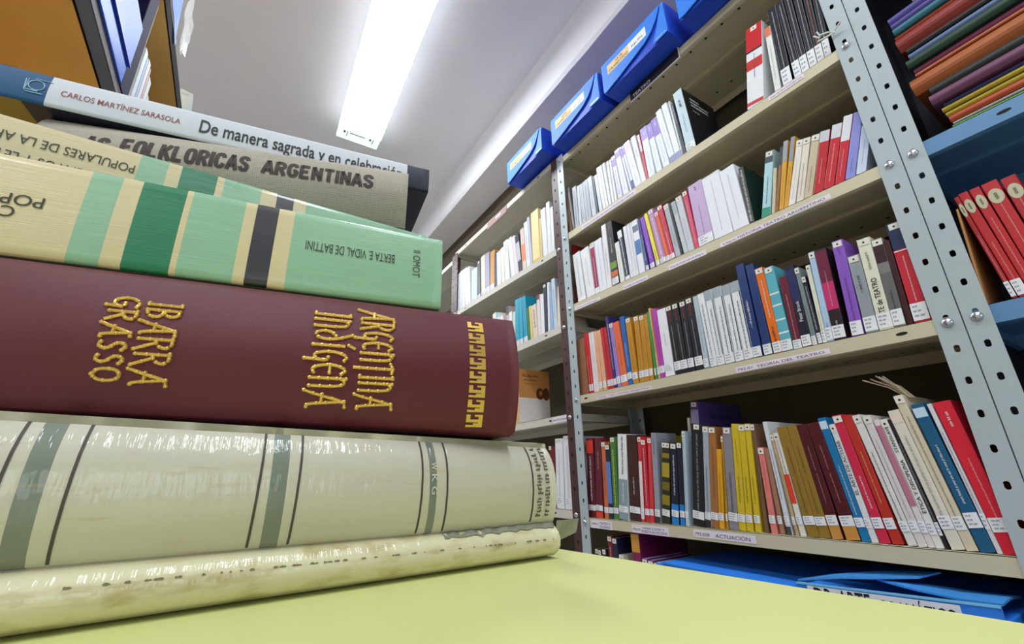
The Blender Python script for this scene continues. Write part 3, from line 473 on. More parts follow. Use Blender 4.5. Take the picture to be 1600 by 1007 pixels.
(1.008, 0.7422, 0.2439, 0.55, 0.0206, 0.1996, (28, 26, 32), {'tag': 1, 'lab': (0.012, 0.036), 'm': [('t', (150, 40, 40), 0.75, 0.95, 0.5), ('t', (225, 225, 225), 0.15, 0.7, 0.14)]}, 'second of four black books with red script on the TEORÍA DEL TEATRO shelf', 'books on the TEORÍA DEL TEATRO shelf')
(1.008, 0.7205, 0.2438, -0.55, 0.0188, 0.1981, (26, 27, 38), {'tag': 1, 'lab': (0.012, 0.036), 'm': [('t', (150, 40, 40), 0.75, 0.95, 0.5), ('t', (225, 225, 225), 0.15, 0.7, 0.14)]}, 'third of four black books with red script on the TEORÍA DEL TEATRO shelf', 'books on the TEORÍA DEL TEATRO shelf')
(1.008, 0.6981, 0.2433, 0.33, 0.0227, 0.2005, (26, 27, 38), {'tag': 1, 'lab': (0.012, 0.036), 'm': [('t', (150, 40, 40), 0.75, 0.95, 0.5), ('t', (225, 225, 225), 0.15, 0.7, 0.14)]}, 'rightmost of four black books with red script on the TEORÍA DEL TEATRO shelf', 'books on the TEORÍA DEL TEATRO shelf')
(1.008, 0.6744, 0.2429, 0.05, 0.014, 0.1987, (185, 200, 210), {'lab': (0.004, 0.026), 'm': [('t', (120, 130, 140), 0.2, 0.8, 0.2)]}, 'pale grey-blue book right of black set on the TEORÍA DEL TEATRO shelf', 'books on the TEORÍA DEL TEATRO shelf')
(1.008, 0.6557, 0.2426, 1.23, 0.0179, 0.2004, (236, 240, 244), {'lab': (0.002, 0.026), 'm': [('t', (40, 40, 45), 0.1, 0.85, 0.34)]}, 'first of five matching white books with grey heads on the TEORÍA DEL TEATRO shelf', 'books on the TEORÍA DEL TEATRO shelf')
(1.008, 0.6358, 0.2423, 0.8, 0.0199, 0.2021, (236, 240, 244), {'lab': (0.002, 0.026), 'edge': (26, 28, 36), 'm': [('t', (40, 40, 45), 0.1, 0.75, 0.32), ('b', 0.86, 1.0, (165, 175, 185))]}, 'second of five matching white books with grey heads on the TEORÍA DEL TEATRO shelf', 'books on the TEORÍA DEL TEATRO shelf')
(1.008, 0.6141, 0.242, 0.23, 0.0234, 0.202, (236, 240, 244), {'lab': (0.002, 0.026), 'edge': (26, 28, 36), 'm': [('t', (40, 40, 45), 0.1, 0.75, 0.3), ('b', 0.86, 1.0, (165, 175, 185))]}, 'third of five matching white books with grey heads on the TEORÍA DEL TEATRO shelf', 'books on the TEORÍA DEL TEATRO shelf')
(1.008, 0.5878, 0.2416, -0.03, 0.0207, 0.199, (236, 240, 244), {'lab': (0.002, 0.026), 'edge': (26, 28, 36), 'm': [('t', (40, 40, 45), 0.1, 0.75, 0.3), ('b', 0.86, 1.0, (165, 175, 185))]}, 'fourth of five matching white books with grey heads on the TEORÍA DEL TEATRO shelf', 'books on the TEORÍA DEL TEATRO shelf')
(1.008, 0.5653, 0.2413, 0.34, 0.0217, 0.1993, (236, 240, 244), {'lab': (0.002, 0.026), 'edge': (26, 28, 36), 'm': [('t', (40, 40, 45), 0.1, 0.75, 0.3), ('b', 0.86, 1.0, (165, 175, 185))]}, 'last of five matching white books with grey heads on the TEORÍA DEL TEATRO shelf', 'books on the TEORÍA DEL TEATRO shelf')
(1.008, 0.543, 0.241, -0.16, 0.0197, 0.2371, (28, 58, 118), {'lab': (0.002, 0.026), 'm': [('t', (225, 225, 225), 0.3, 0.6, 0.2), ('t', (225, 225, 225), 0.35, 0.58, 0.5)]}, 'left one of two tall navy blue books on the TEORÍA DEL TEATRO shelf', 'books on the TEORÍA DEL TEATRO shelf')
(1.008, 0.5185, 0.2405, 0.01, 0.0187, 0.2268, (28, 58, 118), {'lab': (0.002, 0.026)}, 'right one of two tall navy blue books on the TEORÍA DEL TEATRO shelf', 'books on the TEORÍA DEL TEATRO shelf')
(1.008, 0.4969, 0.2402, 0.64, 0.0188, 0.2096, (238, 115, 20), {'tag': 1, 'lab': (0.002, 0.026), 'm': [('t', (225, 225, 225), 0.4, 0.85, 0.3), ('t', (40, 40, 45), 0.05, 0.3, 0.45)]}, 'vivid orange book right of navy pair on the TEORÍA DEL TEATRO shelf', 'books on the TEORÍA DEL TEATRO shelf')
(1.008, 0.4776, 0.2399, 0.45, 0.022, 0.2032, (95, 180, 195), {'tag': 1, 'lab': (0.002, 0.026), 'm': [('b', 0.66, 0.68, (238, 240, 242)), ('b', 0.52, 0.54, (238, 240, 242)), ('b', 0.35, 0.37, (238, 240, 242)), ('b', 0.2, 0.22, (238, 240, 242))]}, 'turquoise patterned book with white curves on the TEORÍA DEL TEATRO shelf', 'books on the TEORÍA DEL TEATRO shelf')
(1.008, 0.4539, 0.2398, -0.88, 0.0169, 0.1689, (105, 28, 50), {'lab': (0.0, 0.02), 'm': [('t', (220, 170, 170), 0.1, 0.75, 0.22)]}, 'maroon spine left of dark navy book on the TEORÍA DEL TEATRO shelf', 'books on the TEORÍA DEL TEATRO shelf')
(1.008, 0.4357, 0.2395, -0.62, 0.0183, 0.1881, (26, 26, 46), {'lab': (0.002, 0.026), 'm': [('x', 'Peter Brook', (215, 215, 220), 0.3, 0.55, 0.4), ('b', 0.55, 0.95, (40, 45, 95))]}, 'dark navy book with small white title on the TEORÍA DEL TEATRO shelf', 'books on the TEORÍA DEL TEATRO shelf')
(1.008, 0.4164, 0.2391, -0.48, 0.0089, 0.1783, (125, 142, 140), {'tag': 1, 'lab': (0.0, 0.02), 'm': [('t', (90, 100, 100), 0.1, 0.5, 0.3)]}, 'grey-green book right of dark navy book on the TEORÍA DEL TEATRO shelf', 'books on the TEORÍA DEL TEATRO shelf')
(1.008, 0.4053, 0.2388, 0.13, 0.0077, 0.154, (24, 28, 48), {'tag': 1, 'lab': (0.002, 0.024), 'm': [('t', (225, 225, 225), 0.2, 0.85, 0.45)]}, 'short dark book with white speckled title on the TEORÍA DEL TEATRO shelf', 'books on the TEORÍA DEL TEATRO shelf')
(1.008, 0.3971, 0.2389, -1.65, 0.0081, 0.1747, (225, 225, 205), {'tag': 1, 'lab': (0.002, 0.026), 'm': [('t', (150, 150, 140), 0.1, 0.4, 0.3)]}, 'cream book left of pale blue one on the TEORÍA DEL TEATRO shelf', 'books on the TEORÍA DEL TEATRO shelf')
(1.008, 0.3885, 0.239, -2.16, 0.0116, 0.2006, (175, 205, 232), {'tag': 1, 'lab': (0.004, 0.03), 'm': [('t', (60, 80, 110), 0.05, 0.2, 0.4)]}, 'pale blue sky-coloured tall book on the TEORÍA DEL TEATRO shelf', 'books on the TEORÍA DEL TEATRO shelf')
(1.008, 0.3764, 0.2392, -2.18, 0.022, 0.1996, (40, 25, 34), {'lab': (0.004, 0.03), 'm': [('b', 0.32, 0.62, (200, 50, 110)), ('b', 0.62, 0.98, (110, 30, 60)), ('t', (230, 190, 200), 0.35, 0.75, 0.12), ('t', (225, 225, 225), 0.05, 0.2, 0.2)]}, 'black book with pink and maroon glowing band on the TEORÍA DEL TEATRO shelf', 'books on the TEORÍA DEL TEATRO shelf')
(1.008, 0.3448, 0.2389, -2.92, 0.02, 0.2044, (140, 90, 195), {'tag': 1, 'lab': (0.002, 0.03), 'm': [('t', (80, 45, 130), 0.15, 0.6, 0.25), ('t', (80, 45, 130), 0.85, 0.92, 0.25)]}, 'purple tall book left of plain grey one on the TEORÍA DEL TEATRO shelf', 'books on the TEORÍA DEL TEATRO shelf')
(1.008, 0.3216, 0.2383, -2.02, 0.0207, 0.1613, (150, 158, 165), {'tag': 1, 'lab': (0.004, 0.032), 'm': [('t', (40, 40, 45), 0.55, 0.75, 0.35), ('t', (150, 90, 100), 0.5, 0.6, 0.3)]}, 'plain grey book shorter than cream neighbour on the TEORÍA DEL TEATRO shelf', 'books on the TEORÍA DEL TEATRO shelf')
(1.008, 0.2999, 0.238, -2.07, 0.022, 0.1884, (228, 228, 205), {'tag': 1, 'lab': (0.004, 0.032), 'm': [('x', 'ARTE de TEATRO', (30, 30, 35), 0.1, 0.55, 0.42), ('t', (110, 105, 90), 0.65, 0.85, 0.3)]}, 'cream book with large black title letters on the TEORÍA DEL TEATRO shelf', 'books on the TEORÍA DEL TEATRO shelf')
(1.008, 0.2774, 0.2375, -2.19, 0.0173, 0.1785, (130, 128, 125), {'tag': 1, 'lab': (0.004, 0.034), 'm': [('b', 0.72, 0.97, (60, 25, 40)), ('b', 0.1, 0.6, (105, 105, 105)), ('t', (40, 40, 45), 0.12, 0.4, 0.3)]}, 'grey photo-spined book right of cream one on the TEORÍA DEL TEATRO shelf', 'books on the TEORÍA DEL TEATRO shelf')
(1.008, 0.2585, 0.2369, -1.83, 0.0088, 0.1673, (60, 18, 24), {}, 'dark maroon book in shadow left of bright red on the TEORÍA DEL TEATRO shelf', 'books on the TEORÍA DEL TEATRO shelf')
(1.008, 0.2479, 0.2371, -1.72, 0.0226, 0.1982, (205, 35, 55), {'tag': 1, 'lab': (0.004, 0.036), 'm': [('t', (225, 225, 225), 0.2, 0.65, 0.14), ('b', 0.72, 1.0, (35, 45, 85)), ('b', 0.7, 0.71, (238, 240, 242))]}, 'bright red book with navy head by right post on the TEORÍA DEL TEATRO shelf', 'books on the TEORÍA DEL TEATRO shelf')
(1.038, 1.1842, 0.5874, 0.1, 0.013, 0.2645, (150, 25, 28), {}, 'red book pushed back beside left post on the HISTORIA TEATRO ARGENTINO shelf', 'books on the HISTORIA TEATRO ARGENTINO shelf')
(1.008, 1.1345, 0.5858, 3.79, 0.0396, 0.199, (236, 240, 242), {'m': [('t', (180, 185, 190), 0.1, 0.9, 0.3), ('b', 0, 0.07, (250, 250, 250))]}, 'first white book from left post on the HISTORIA TEATRO ARGENTINO shelf', 'books on the HISTORIA TEATRO ARGENTINO shelf')
(1.008, 1.0861, 0.5843, 4.84, 0.0423, 0.1972, (238, 240, 244), {'m': [('t', (190, 190, 195), 0.2, 0.8, 0.2)]}, 'second white book from left post on the HISTORIA TEATRO ARGENTINO shelf', 'books on the HISTORIA TEATRO ARGENTINO shelf')
(1.008, 1.0426, 0.5829, 2.37, 0.022, 0.203, (236, 240, 242), {'tag': 1, 'm': [('b', 0.12, 0.9, (160, 25, 80)), ('t', (238, 240, 242), 0.15, 0.7, 0.25)]}, 'white book with magenta spine panel on the HISTORIA TEATRO ARGENTINO shelf', 'books on the HISTORIA TEATRO ARGENTINO shelf')
(1.008, 1.019, 0.5822, 1.98, 0.0338, 0.2019, (236, 238, 246), {'m': [('t', (170, 175, 190), 0.1, 0.9, 0.2)]}, 'white book right of magenta panel book on the HISTORIA TEATRO ARGENTINO shelf', 'books on the HISTORIA TEATRO ARGENTINO shelf')
(1.008, 0.9842, 0.5811, 0.05, 0.0215, 0.2446, (238, 238, 240), {'m': [('t', (190, 150, 160), 0.2, 0.6, 0.4)]}, 'tall white book left of black picture book on the HISTORIA TEATRO ARGENTINO shelf', 'books on the HISTORIA TEATRO ARGENTINO shelf')
(1.008, 0.9578, 0.5803, 1.07, 0.0295, 0.243, (30, 32, 36), {'lab': (0.006, 0.03), 'm': [('b', 0.26, 0.36, (110, 150, 40)), ('b', 0.14, 0.22, (205, 110, 45)), ('t', (225, 225, 225), 0.5, 0.75, 0.25), ('t', (200, 90, 120), 0.88, 0.95, 0.4)]}, 'black book with green and orange picture on the HISTORIA TEATRO ARGENTINO shelf', 'books on the HISTORIA TEATRO ARGENTINO shelf')
(1.008, 0.9234, 0.5792, 2.67, 0.0193, 0.1511, (234, 236, 230), {'m': [('t', (120, 120, 120), 0.2, 0.8, 0.25)]}, 'short white book right of black picture book on the HISTORIA TEATRO ARGENTINO shelf', 'books on the HISTORIA TEATRO ARGENTINO shelf')
(1.008, 0.8992, 0.5784, 4.27, 0.0191, 0.1873, (35, 42, 65), {'m': [('t', (238, 240, 242), 0.1, 0.85, 0.5), ('b', 0.85, 1.0, (238, 240, 242)), ('b', 0, 0.08, (238, 240, 242))]}, 'navy book with white letters and white head on the HISTORIA TEATRO ARGENTINO shelf', 'books on the HISTORIA TEATRO ARGENTINO shelf')
(1.008, 0.8795, 0.5778, 2.21, 0.0137, 0.1917, (236, 238, 244), {'m': [('t', (150, 155, 165), 0.1, 0.9, 0.25)]}, 'first white slim book of trio beside navy letters on the HISTORIA TEATRO ARGENTINO shelf', 'books on the HISTORIA TEATRO ARGENTINO shelf')
(1.008, 0.8653, 0.5773, 1.35, 0.011, 0.1919, (236, 238, 244), {'m': [('t', (150, 155, 165), 0.1, 0.9, 0.25)]}, 'second white slim book of trio beside navy letters on the HISTORIA TEATRO ARGENTINO shelf', 'books on the HISTORIA TEATRO ARGENTINO shelf')
(1.008, 0.8538, 0.577, 0.68, 0.0082, 0.1926, (236, 238, 244), {'m': [('t', (150, 155, 165), 0.1, 0.9, 0.25)]}, 'third white slim book of trio beside navy letters on the HISTORIA TEATRO ARGENTINO shelf', 'books on the HISTORIA TEATRO ARGENTINO shelf')
(1.008, 0.8417, 0.5766, 1.67, 0.0226, 0.1926, (236, 238, 244), {'m': [('b', 0.36, 0.62, (60, 120, 185)), ('b', 0.78, 0.9, (110, 115, 135))]}, 'white book with blue round figure on spine on the HISTORIA TEATRO ARGENTINO shelf', 'books on the HISTORIA TEATRO ARGENTINO shelf')
(1.008, 0.8132, 0.5757, 3.27, 0.011, 0.1866, (35, 45, 130), {'lab': (0.004, 0.02), 'm': [('t', (225, 225, 225), 0.2, 0.7, 0.4)]}, 'deep blue slim book left of purple one on the HISTORIA TEATRO ARGENTINO shelf', 'books on the HISTORIA TEATRO ARGENTINO shelf')
(1.008, 0.7963, 0.5752, 4.87, 0.0165, 0.188, (135, 60, 195), {'lab': (0.004, 0.02), 'm': [('t', (225, 225, 225), 0.2, 0.5, 0.25)]}, 'vivid purple book on the HISTORIA TEATRO ARGENTINO shelf', 'books on the HISTORIA TEATRO ARGENTINO shelf')
(1.008, 0.7741, 0.5745, 6.36, 0.0128, 0.1941, (235, 220, 70), {'lab': (0.004, 0.02), 'm': [('t', (40, 40, 45), 0.1, 0.3, 0.35)]}, 'lemon yellow slim book on the HISTORIA TEATRO ARGENTINO shelf', 'books on the HISTORIA TEATRO ARGENTINO shelf')
(1.008, 0.7574, 0.5739, 6.35, 0.0199, 0.1979, (190, 130, 185), {'tag': 1, 'lab': (0.004, 0.02), 'm': [('t', (238, 240, 242), 0.1, 0.9, 0.5)]}, 'white and mauve patterned slim book on the HISTORIA TEATRO ARGENTINO shelf', 'books on the HISTORIA TEATRO ARGENTINO shelf')
(1.008, 0.7366, 0.5733, 6.1, 0.0126, 0.1791, (225, 95, 45), {'tag': 1, 'lab': (0.004, 0.02)}, 'orange slim book left of crimson one on the HISTORIA TEATRO ARGENTINO shelf', 'books on the HISTORIA TEATRO ARGENTINO shelf')
(1.008, 0.7231, 0.5729, 5.83, 0.0169, 0.1934, (200, 30, 65), {'tag': 1, 'lab': (0.004, 0.02), 'm': [('t', (238, 240, 242), 0.1, 0.5, 0.25)]}, 'crimson slim book right of orange one on the HISTORIA TEATRO ARGENTINO shelf', 'books on the HISTORIA TEATRO ARGENTINO shelf')
(1.008, 0.705, 0.5723, 4.75, 0.0165, 0.1844, (175, 182, 188), {'tag': 1, 'm': [('t', (100, 105, 110), 0.2, 0.6, 0.25)]}, 'grey slim book left of thin black one on the HISTORIA TEATRO ARGENTINO shelf', 'books on the HISTORIA TEATRO ARGENTINO shelf')
(1.008, 0.6877, 0.5717, 4.2, 0.0068, 0.1772, (32, 34, 40), {}, 'thin black book between two grey books on the HISTORIA TEATRO ARGENTINO shelf', 'books on the HISTORIA TEATRO ARGENTINO shelf')
(1.008, 0.6773, 0.5714, 5.16, 0.0139, 0.1793, (195, 200, 206), {'m': [('b', 0.75, 1.0, (170, 178, 182))]}, 'light grey book right of thin black one on the HISTORIA TEATRO ARGENTINO shelf', 'books on the HISTORIA TEATRO ARGENTINO shelf')
(1.008, 0.6626, 0.571, 4.18, 0.0191, 0.1859, (205, 208, 216), {'tag': 1, 'm': [('t', (150, 150, 160), 0.2, 0.6, 0.2)]}, 'light grey book left of rose red one on the HISTORIA TEATRO ARGENTINO shelf', 'books on the HISTORIA TEATRO ARGENTINO shelf')
(1.008, 0.6417, 0.5703, 2.74, 0.0136, 0.1914, (215, 60, 100), {'tag': 1, 'm': [('t', (240, 150, 170), 0.1, 0.85, 0.45)]}, 'rose red slim book left of lilac book on the HISTORIA TEATRO ARGENTINO shelf', 'books on the HISTORIA TEATRO ARGENTINO shelf')
(1.008, 0.6271, 0.5698, 1.24, 0.0439, 0.1968, (200, 175, 215), {'lab': (0.003, 0.03), 'm': [('t', (90, 80, 110), 0.1, 0.65, 0.1), ('t', (40, 40, 45), 0.88, 0.95, 0.25)]}, 'wide lilac book on the HISTORIA TEATRO ARGENTINO shelf', 'books on the HISTORIA TEATRO ARGENTINO shelf')
(1.008, 0.5818, 0.5684, 1.48, 0.0521, 0.1945, (236, 239, 246), {'m': [('t', (90, 95, 100), 0.1, 0.9, 0.05)]}, 'first of two thick white volumes on the HISTORIA TEATRO ARGENTINO shelf', 'books on the HISTORIA TEATRO ARGENTINO shelf')
(1.008, 0.5277, 0.5667, 1.88, 0.0406, 0.1859, (236, 239, 246), {'m': [('t', (90, 95, 100), 0.15, 0.9, 0.05)]}, 'second of two thick white volumes on the HISTORIA TEATRO ARGENTINO shelf', 'books on the HISTORIA TEATRO ARGENTINO shelf')
(1.008, 0.4865, 0.5656, -0.95, 0.0128, 0.1652, (60, 62, 60), {'col2': (18, 48, 42), 'm': [('t', (215, 215, 210), 0.05, 0.95, 0.7)]}, 'black and white photo-spine book with dark green cover on the HISTORIA TEATRO ARGENTINO shelf', 'books on the HISTORIA TEATRO ARGENTINO shelf')
(1.008, 0.4563, 0.5697, -15.32, 0.0199, 0.1672, (175, 215, 222), {'tag': 1, 'm': [('b', 0, 0.14, (45, 150, 120)), ('t', (40, 40, 45), 0.2, 0.6, 0.25), ('b', 0.82, 1.0, (70, 85, 90))]}, 'pale teal book with grey head, leaning right on the HISTORIA TEATRO ARGENTINO shelf', 'books on the HISTORIA TEATRO ARGENTINO shelf')
(1.008, 0.433, 0.5656, -14.33, 0.0076, 0.1154, (205, 195, 165), {}, 'short cream thin book right of pale teal one on the HISTORIA TEATRO ARGENTINO shelf', 'books on the HISTORIA TEATRO ARGENTINO shelf')
(1.008, 0.4245, 0.5654, -16.38, 0.0068, 0.1623, (150, 100, 35), {'m': [('b', 0.72, 1.0, (70, 75, 85))]}, 'dark ochre thin book with grey head on the HISTORIA TEATRO ARGENTINO shelf', 'books on the HISTORIA TEATRO ARGENTINO shelf')
(1.008, 0.4157, 0.566, -15.97, 0.0102, 0.1707, (222, 165, 45), {'m': [('b', 0.7, 1.0, (160, 165, 175)), ('t', (150, 100, 20), 0.1, 0.6, 0.15)]}, 'left one of two golden yellow books with grey head on the HISTORIA TEATRO ARGENTINO shelf', 'books on the HISTORIA TEATRO ARGENTINO shelf')
(1.008, 0.4046, 0.5657, -17.78, 0.0094, 0.172, (222, 165, 45), {'m': [('b', 0.66, 1.0, (150, 155, 165)), ('t', (150, 100, 20), 0.1, 0.6, 0.15)]}, 'right one of two golden yellow books with grey head on the HISTORIA TEATRO ARGENTINO shelf', 'books on the HISTORIA TEATRO ARGENTINO shelf')
(1.008, 0.3941, 0.5672, -19.23, 0.0142, 0.1542, (235, 230, 222), {'tag': 1, 'm': [('t', (170, 160, 150), 0.1, 0.7, 0.15)]}, 'ivory book left of cream pair on the HISTORIA TEATRO ARGENTINO shelf', 'books on the HISTORIA TEATRO ARGENTINO shelf')
(1.008, 0.3765, 0.5665, -18.52, 0.0144, 0.1494, (230, 220, 205), {'tag': 1, 'm': [('t', (120, 110, 100), 0.1, 0.6, 0.25)]}, 'ivory book with small dark title on the HISTORIA TEATRO ARGENTINO shelf', 'books on the HISTORIA TEATRO ARGENTINO shelf')
(1.008, 0.3603, 0.5669, -19.4, 0.0165, 0.1451, (205, 190, 160), {'tag': 1, 'm': [('t', (130, 110, 90), 0.1, 0.5, 0.25)]}, 'beige book left of red spines on the HISTORIA TEATRO ARGENTINO shelf', 'books on the HISTORIA TEATRO ARGENTINO shelf')
(1.008, 0.3406, 0.5669, -18.79, 0.019, 0.1411, (190, 30, 40), {'m': [('b', 0.82, 1.0, (205, 208, 215)), ('t', (240, 190, 190), 0.15, 0.55, 0.15)]}, 'leftmost of three red books with pale heads on the HISTORIA TEATRO ARGENTINO shelf', 'books on the HISTORIA TEATRO ARGENTINO shelf')
(1.008, 0.32, 0.5666, -20.04, 0.0189, 0.1415, (200, 32, 48), {'m': [('b', 0.78, 1.0, (215, 218, 225)), ('t', (240, 190, 190), 0.1, 0.7, 0.2)]}, 'middle of three red books with pale heads on the HISTORIA TEATRO ARGENTINO shelf', 'books on the HISTORIA TEATRO ARGENTINO shelf')
(1.008, 0.2986, 0.5652, -19.77, 0.0168, 0.1482, (200, 32, 52), {'m': [('b', 0.62, 1.0, (225, 225, 232)), ('t', (240, 190, 190), 0.1, 0.5, 0.15)]}, 'rightmost of three red books with pale heads on the HISTORIA TEATRO ARGENTINO shelf', 'books on the HISTORIA TEATRO ARGENTINO shelf')
(1.008, 0.2794, 0.5645, -19.48, 0.017, 0.1435, (140, 145, 215), {'m': [('t', (90, 90, 160), 0.1, 0.3, 0.2)]}, 'lavender blue book near right post on the HISTORIA TEATRO ARGENTINO shelf', 'books on the HISTORIA TEATRO ARGENTINO shelf')
(1.008, 0.26, 0.5637, -19.03, 0.0167, 0.1035, (190, 205, 232), {'m': [('b', 0, 0.5, (205, 215, 235)), ('t', (120, 120, 140), 0.2, 0.7, 0.15)]}, 'pale blue book against right post on the HISTORIA TEATRO ARGENTINO shelf', 'books on the HISTORIA TEATRO ARGENTINO shelf')
(1.008, 1.1333, 0.8839, 4.94, 0.013, 0.2057, (95, 95, 98), {'m': [('t', (210, 210, 210), 0.1, 0.9, 0.6)]}, 'speckled dark grey book by left post on the bookshelf under blue boxes', 'books on the top bookshelf')
(1.008, 1.1196, 0.8836, 0.37, 0.0235, 0.1878, (175, 180, 190), {'m': [('t', (110, 115, 125), 0.1, 0.9, 0.5)]}, 'first streaky grey book from left post on the bookshelf under blue boxes', 'books on the top bookshelf')
(1.008, 1.0946, 0.8832, -0.76, 0.0126, 0.1773, (215, 220, 228), {'m': [('t', (140, 145, 155), 0.1, 0.9, 0.4)]}, 'streaky white slim book second from left on the bookshelf under blue boxes', 'books on the top bookshelf')
(1.008, 1.0764, 0.8826, 0.84, 0.0191, 0.1759, (190, 198, 208), {'m': [('t', (130, 135, 145), 0.1, 0.9, 0.4)]}, 'streaky grey-white slim book third from left on the bookshelf under blue boxes', 'books on the top bookshelf')
(1.008, 1.056, 0.8822, 1.01, 0.0289, 0.1764, (180, 186, 196), {'m': [('t', (120, 125, 135), 0.1, 0.9, 0.35)]}, 'wide streaky grey book fourth from left on the bookshelf under blue boxes', 'books on the top bookshelf')
(1.008, 1.022, 0.8814, 2.45, 0.0207, 0.1774, (205, 210, 222), {'m': [('t', (120, 125, 140), 0.2, 0.8, 0.35)]}, 'pale grey book left of dark slim one on the bookshelf under blue boxes', 'books on the top bookshelf')
(1.008, 0.9999, 0.881, 1.65, 0.0101, 0.1609, (70, 75, 90), {}, 'dark grey-blue slim book among white ones on the bookshelf under blue boxes', 'books on the top bookshelf')
(1.008, 0.9847, 0.8806, 3.25, 0.0157, 0.1653, (220, 226, 232), {'m': [('t', (150, 155, 160), 0.2, 0.8, 0.3)]}, 'white book right of dark slim one on the bookshelf under blue boxes', 'books on the top bookshelf')
(1.008, 0.9653, 0.8802, 4.31, 0.0147, 0.1892, (240, 243, 246), {'m': [('t', (130, 135, 140), 0.7, 0.95, 0.3)]}, 'first of five plain white slim books on the bookshelf under blue boxes', 'books on the top bookshelf')
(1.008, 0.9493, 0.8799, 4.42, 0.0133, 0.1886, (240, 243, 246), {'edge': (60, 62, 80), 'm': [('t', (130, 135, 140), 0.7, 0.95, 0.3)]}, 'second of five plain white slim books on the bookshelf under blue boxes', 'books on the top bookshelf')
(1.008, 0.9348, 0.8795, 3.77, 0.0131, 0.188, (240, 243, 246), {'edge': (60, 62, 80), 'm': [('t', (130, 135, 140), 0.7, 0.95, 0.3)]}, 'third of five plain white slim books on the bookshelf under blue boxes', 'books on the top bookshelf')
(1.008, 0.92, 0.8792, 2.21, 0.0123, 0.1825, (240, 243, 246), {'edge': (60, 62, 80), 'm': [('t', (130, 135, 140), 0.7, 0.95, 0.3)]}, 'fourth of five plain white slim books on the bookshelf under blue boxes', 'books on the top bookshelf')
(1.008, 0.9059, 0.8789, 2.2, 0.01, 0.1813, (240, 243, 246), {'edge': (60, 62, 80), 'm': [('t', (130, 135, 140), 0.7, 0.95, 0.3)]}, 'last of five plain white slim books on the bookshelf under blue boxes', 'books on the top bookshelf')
(1.008, 0.8903, 0.8786, 3.76, 0.0189, 0.1855, (228, 226, 244), {'m': [('b', 0.75, 0.93, (165, 135, 215)), ('t', (160, 160, 190), 0.1, 0.7, 0.3)]}, 'first purple-headed white book from left on the bookshelf under blue boxes', 'books on the top bookshelf')
(1.008, 0.8655, 0.878, 5.36, 0.0232, 0.1998, (232, 234, 246), {'m': [('b', 0.82, 0.95, (165, 135, 215)), ('t', (170, 170, 200), 0.1, 0.7, 0.3)]}, 'second purple-headed white book from left on the bookshelf under blue boxes', 'books on the top bookshelf')
(1.008, 0.8359, 0.8774, 6.96, 0.0078, 0.2008, (228, 228, 246), {'m': [('b', 0.76, 0.96, (150, 115, 210))]}, 'slim purple-headed white book left of navy slim one on the bookshelf under blue boxes', 'books on the top bookshelf')
(1.008, 0.8246, 0.8771, 7.77, 0.011, 0.1966, (215, 218, 240), {'m': [('b', 0, 0.2, (70, 65, 140)), ('b', 0.8, 0.95, (150, 115, 210))]}, 'slim pale book with navy foot on the bookshelf under blue boxes', 'books on the top bookshelf')
(1.008, 0.8125, 0.8769, 7.86, 0.0257, 0.1998, (238, 240, 244), {'m': [('b', 0.82, 0.95, (240, 200, 215)), ('t', (170, 175, 185), 0.1, 0.7, 0.2)]}, 'white book with pink head on the bookshelf under blue boxes', 'books on the top bookshelf')
(1.008, 0.7855, 0.8763, 5.77, 0.0186, 0.2003, (238, 240, 244), {'m': [('t', (150, 155, 165), 0.55, 0.75, 0.5)]}, 'white book left of thin red spine on the bookshelf under blue boxes', 'books on the top bookshelf')
(1.008, 0.7654, 0.8759, 3.6, 0.0089, 0.1893, (205, 60, 80), {'m': [('b', 0.62, 1.0, (215, 200, 215))]}, 'thin red spine between white books on the bookshelf under blue boxes', 'books on the top bookshelf')
(1.008, 0.756, 0.8757, 2.16, 0.0253, 0.201, (235, 240, 248), {'m': [('b', 0.75, 1.0, (165, 140, 220)), ('t', (238, 240, 242), 0.85, 0.95, 0.4), ('t', (190, 200, 215), 0.1, 0.6, 0.3)]}, 'left one of three wide purple-headed books on the bookshelf under blue boxes', 'books on the top bookshelf')
(1.008, 0.7244, 0.875, 3.76, 0.0203, 0.1977, (235, 240, 248), {'m': [('b', 0.7, 1.0, (140, 105, 205)), ('t', (238, 240, 242), 0.85, 0.95, 0.4), ('t', (190, 200, 215), 0.1, 0.6, 0.3)]}, 'middle of three wide purple-headed books on the bookshelf under blue boxes', 'books on the top bookshelf')
(1.008, 0.6978, 0.8744, 5.36, 0.0233, 0.2033, (235, 240, 248), {'m': [('b', 0.65, 1.0, (140, 105, 205)), ('t', (238, 240, 242), 0.85, 0.95, 0.4), ('t', (190, 200, 215), 0.1, 0.6, 0.3)]}, 'right one of three wide purple-headed books on the bookshelf under blue boxes', 'books on the top bookshelf')
(1.008, 0.6712, 0.8738, 6.1, 0.0199, 0.2197, (238, 242, 246), {'m': [('b', 0.02, 0.12, (150, 155, 200)), ('t', (200, 205, 215), 0.2, 0.8, 0.3)]}, 'white book right of wide purple-headed three on the bookshelf under blue boxes', 'books on the top bookshelf')
(1.008, 0.6503, 0.8734, 5.1, 0.0187, 0.2257, (240, 243, 247), {'m': [('b', 0.02, 0.12, (150, 155, 200)), ('t', (200, 205, 215), 0.75, 0.9, 0.2)]}, 'white tall book with bluish foot on the bookshelf under blue boxes', 'books on the top bookshelf')
(1.008, 0.6308, 0.8729, 3.47, 0.0048, 0.2212, (226, 230, 235), {'m': [('b', 0.02, 0.12, (150, 155, 200))]}, 'slim tall white book left of dark gap book on the bookshelf under blue boxes', 'books on the top bookshelf')
(1.008, 0.6228, 0.8728, 4.2, 0.0091, 0.2052, (45, 50, 60), {'m': [('t', (200, 205, 205), 0.6, 0.95, 0.5)]}, 'slim dark book left of black-covered book on the bookshelf under blue boxes', 'books on the top bookshelf')
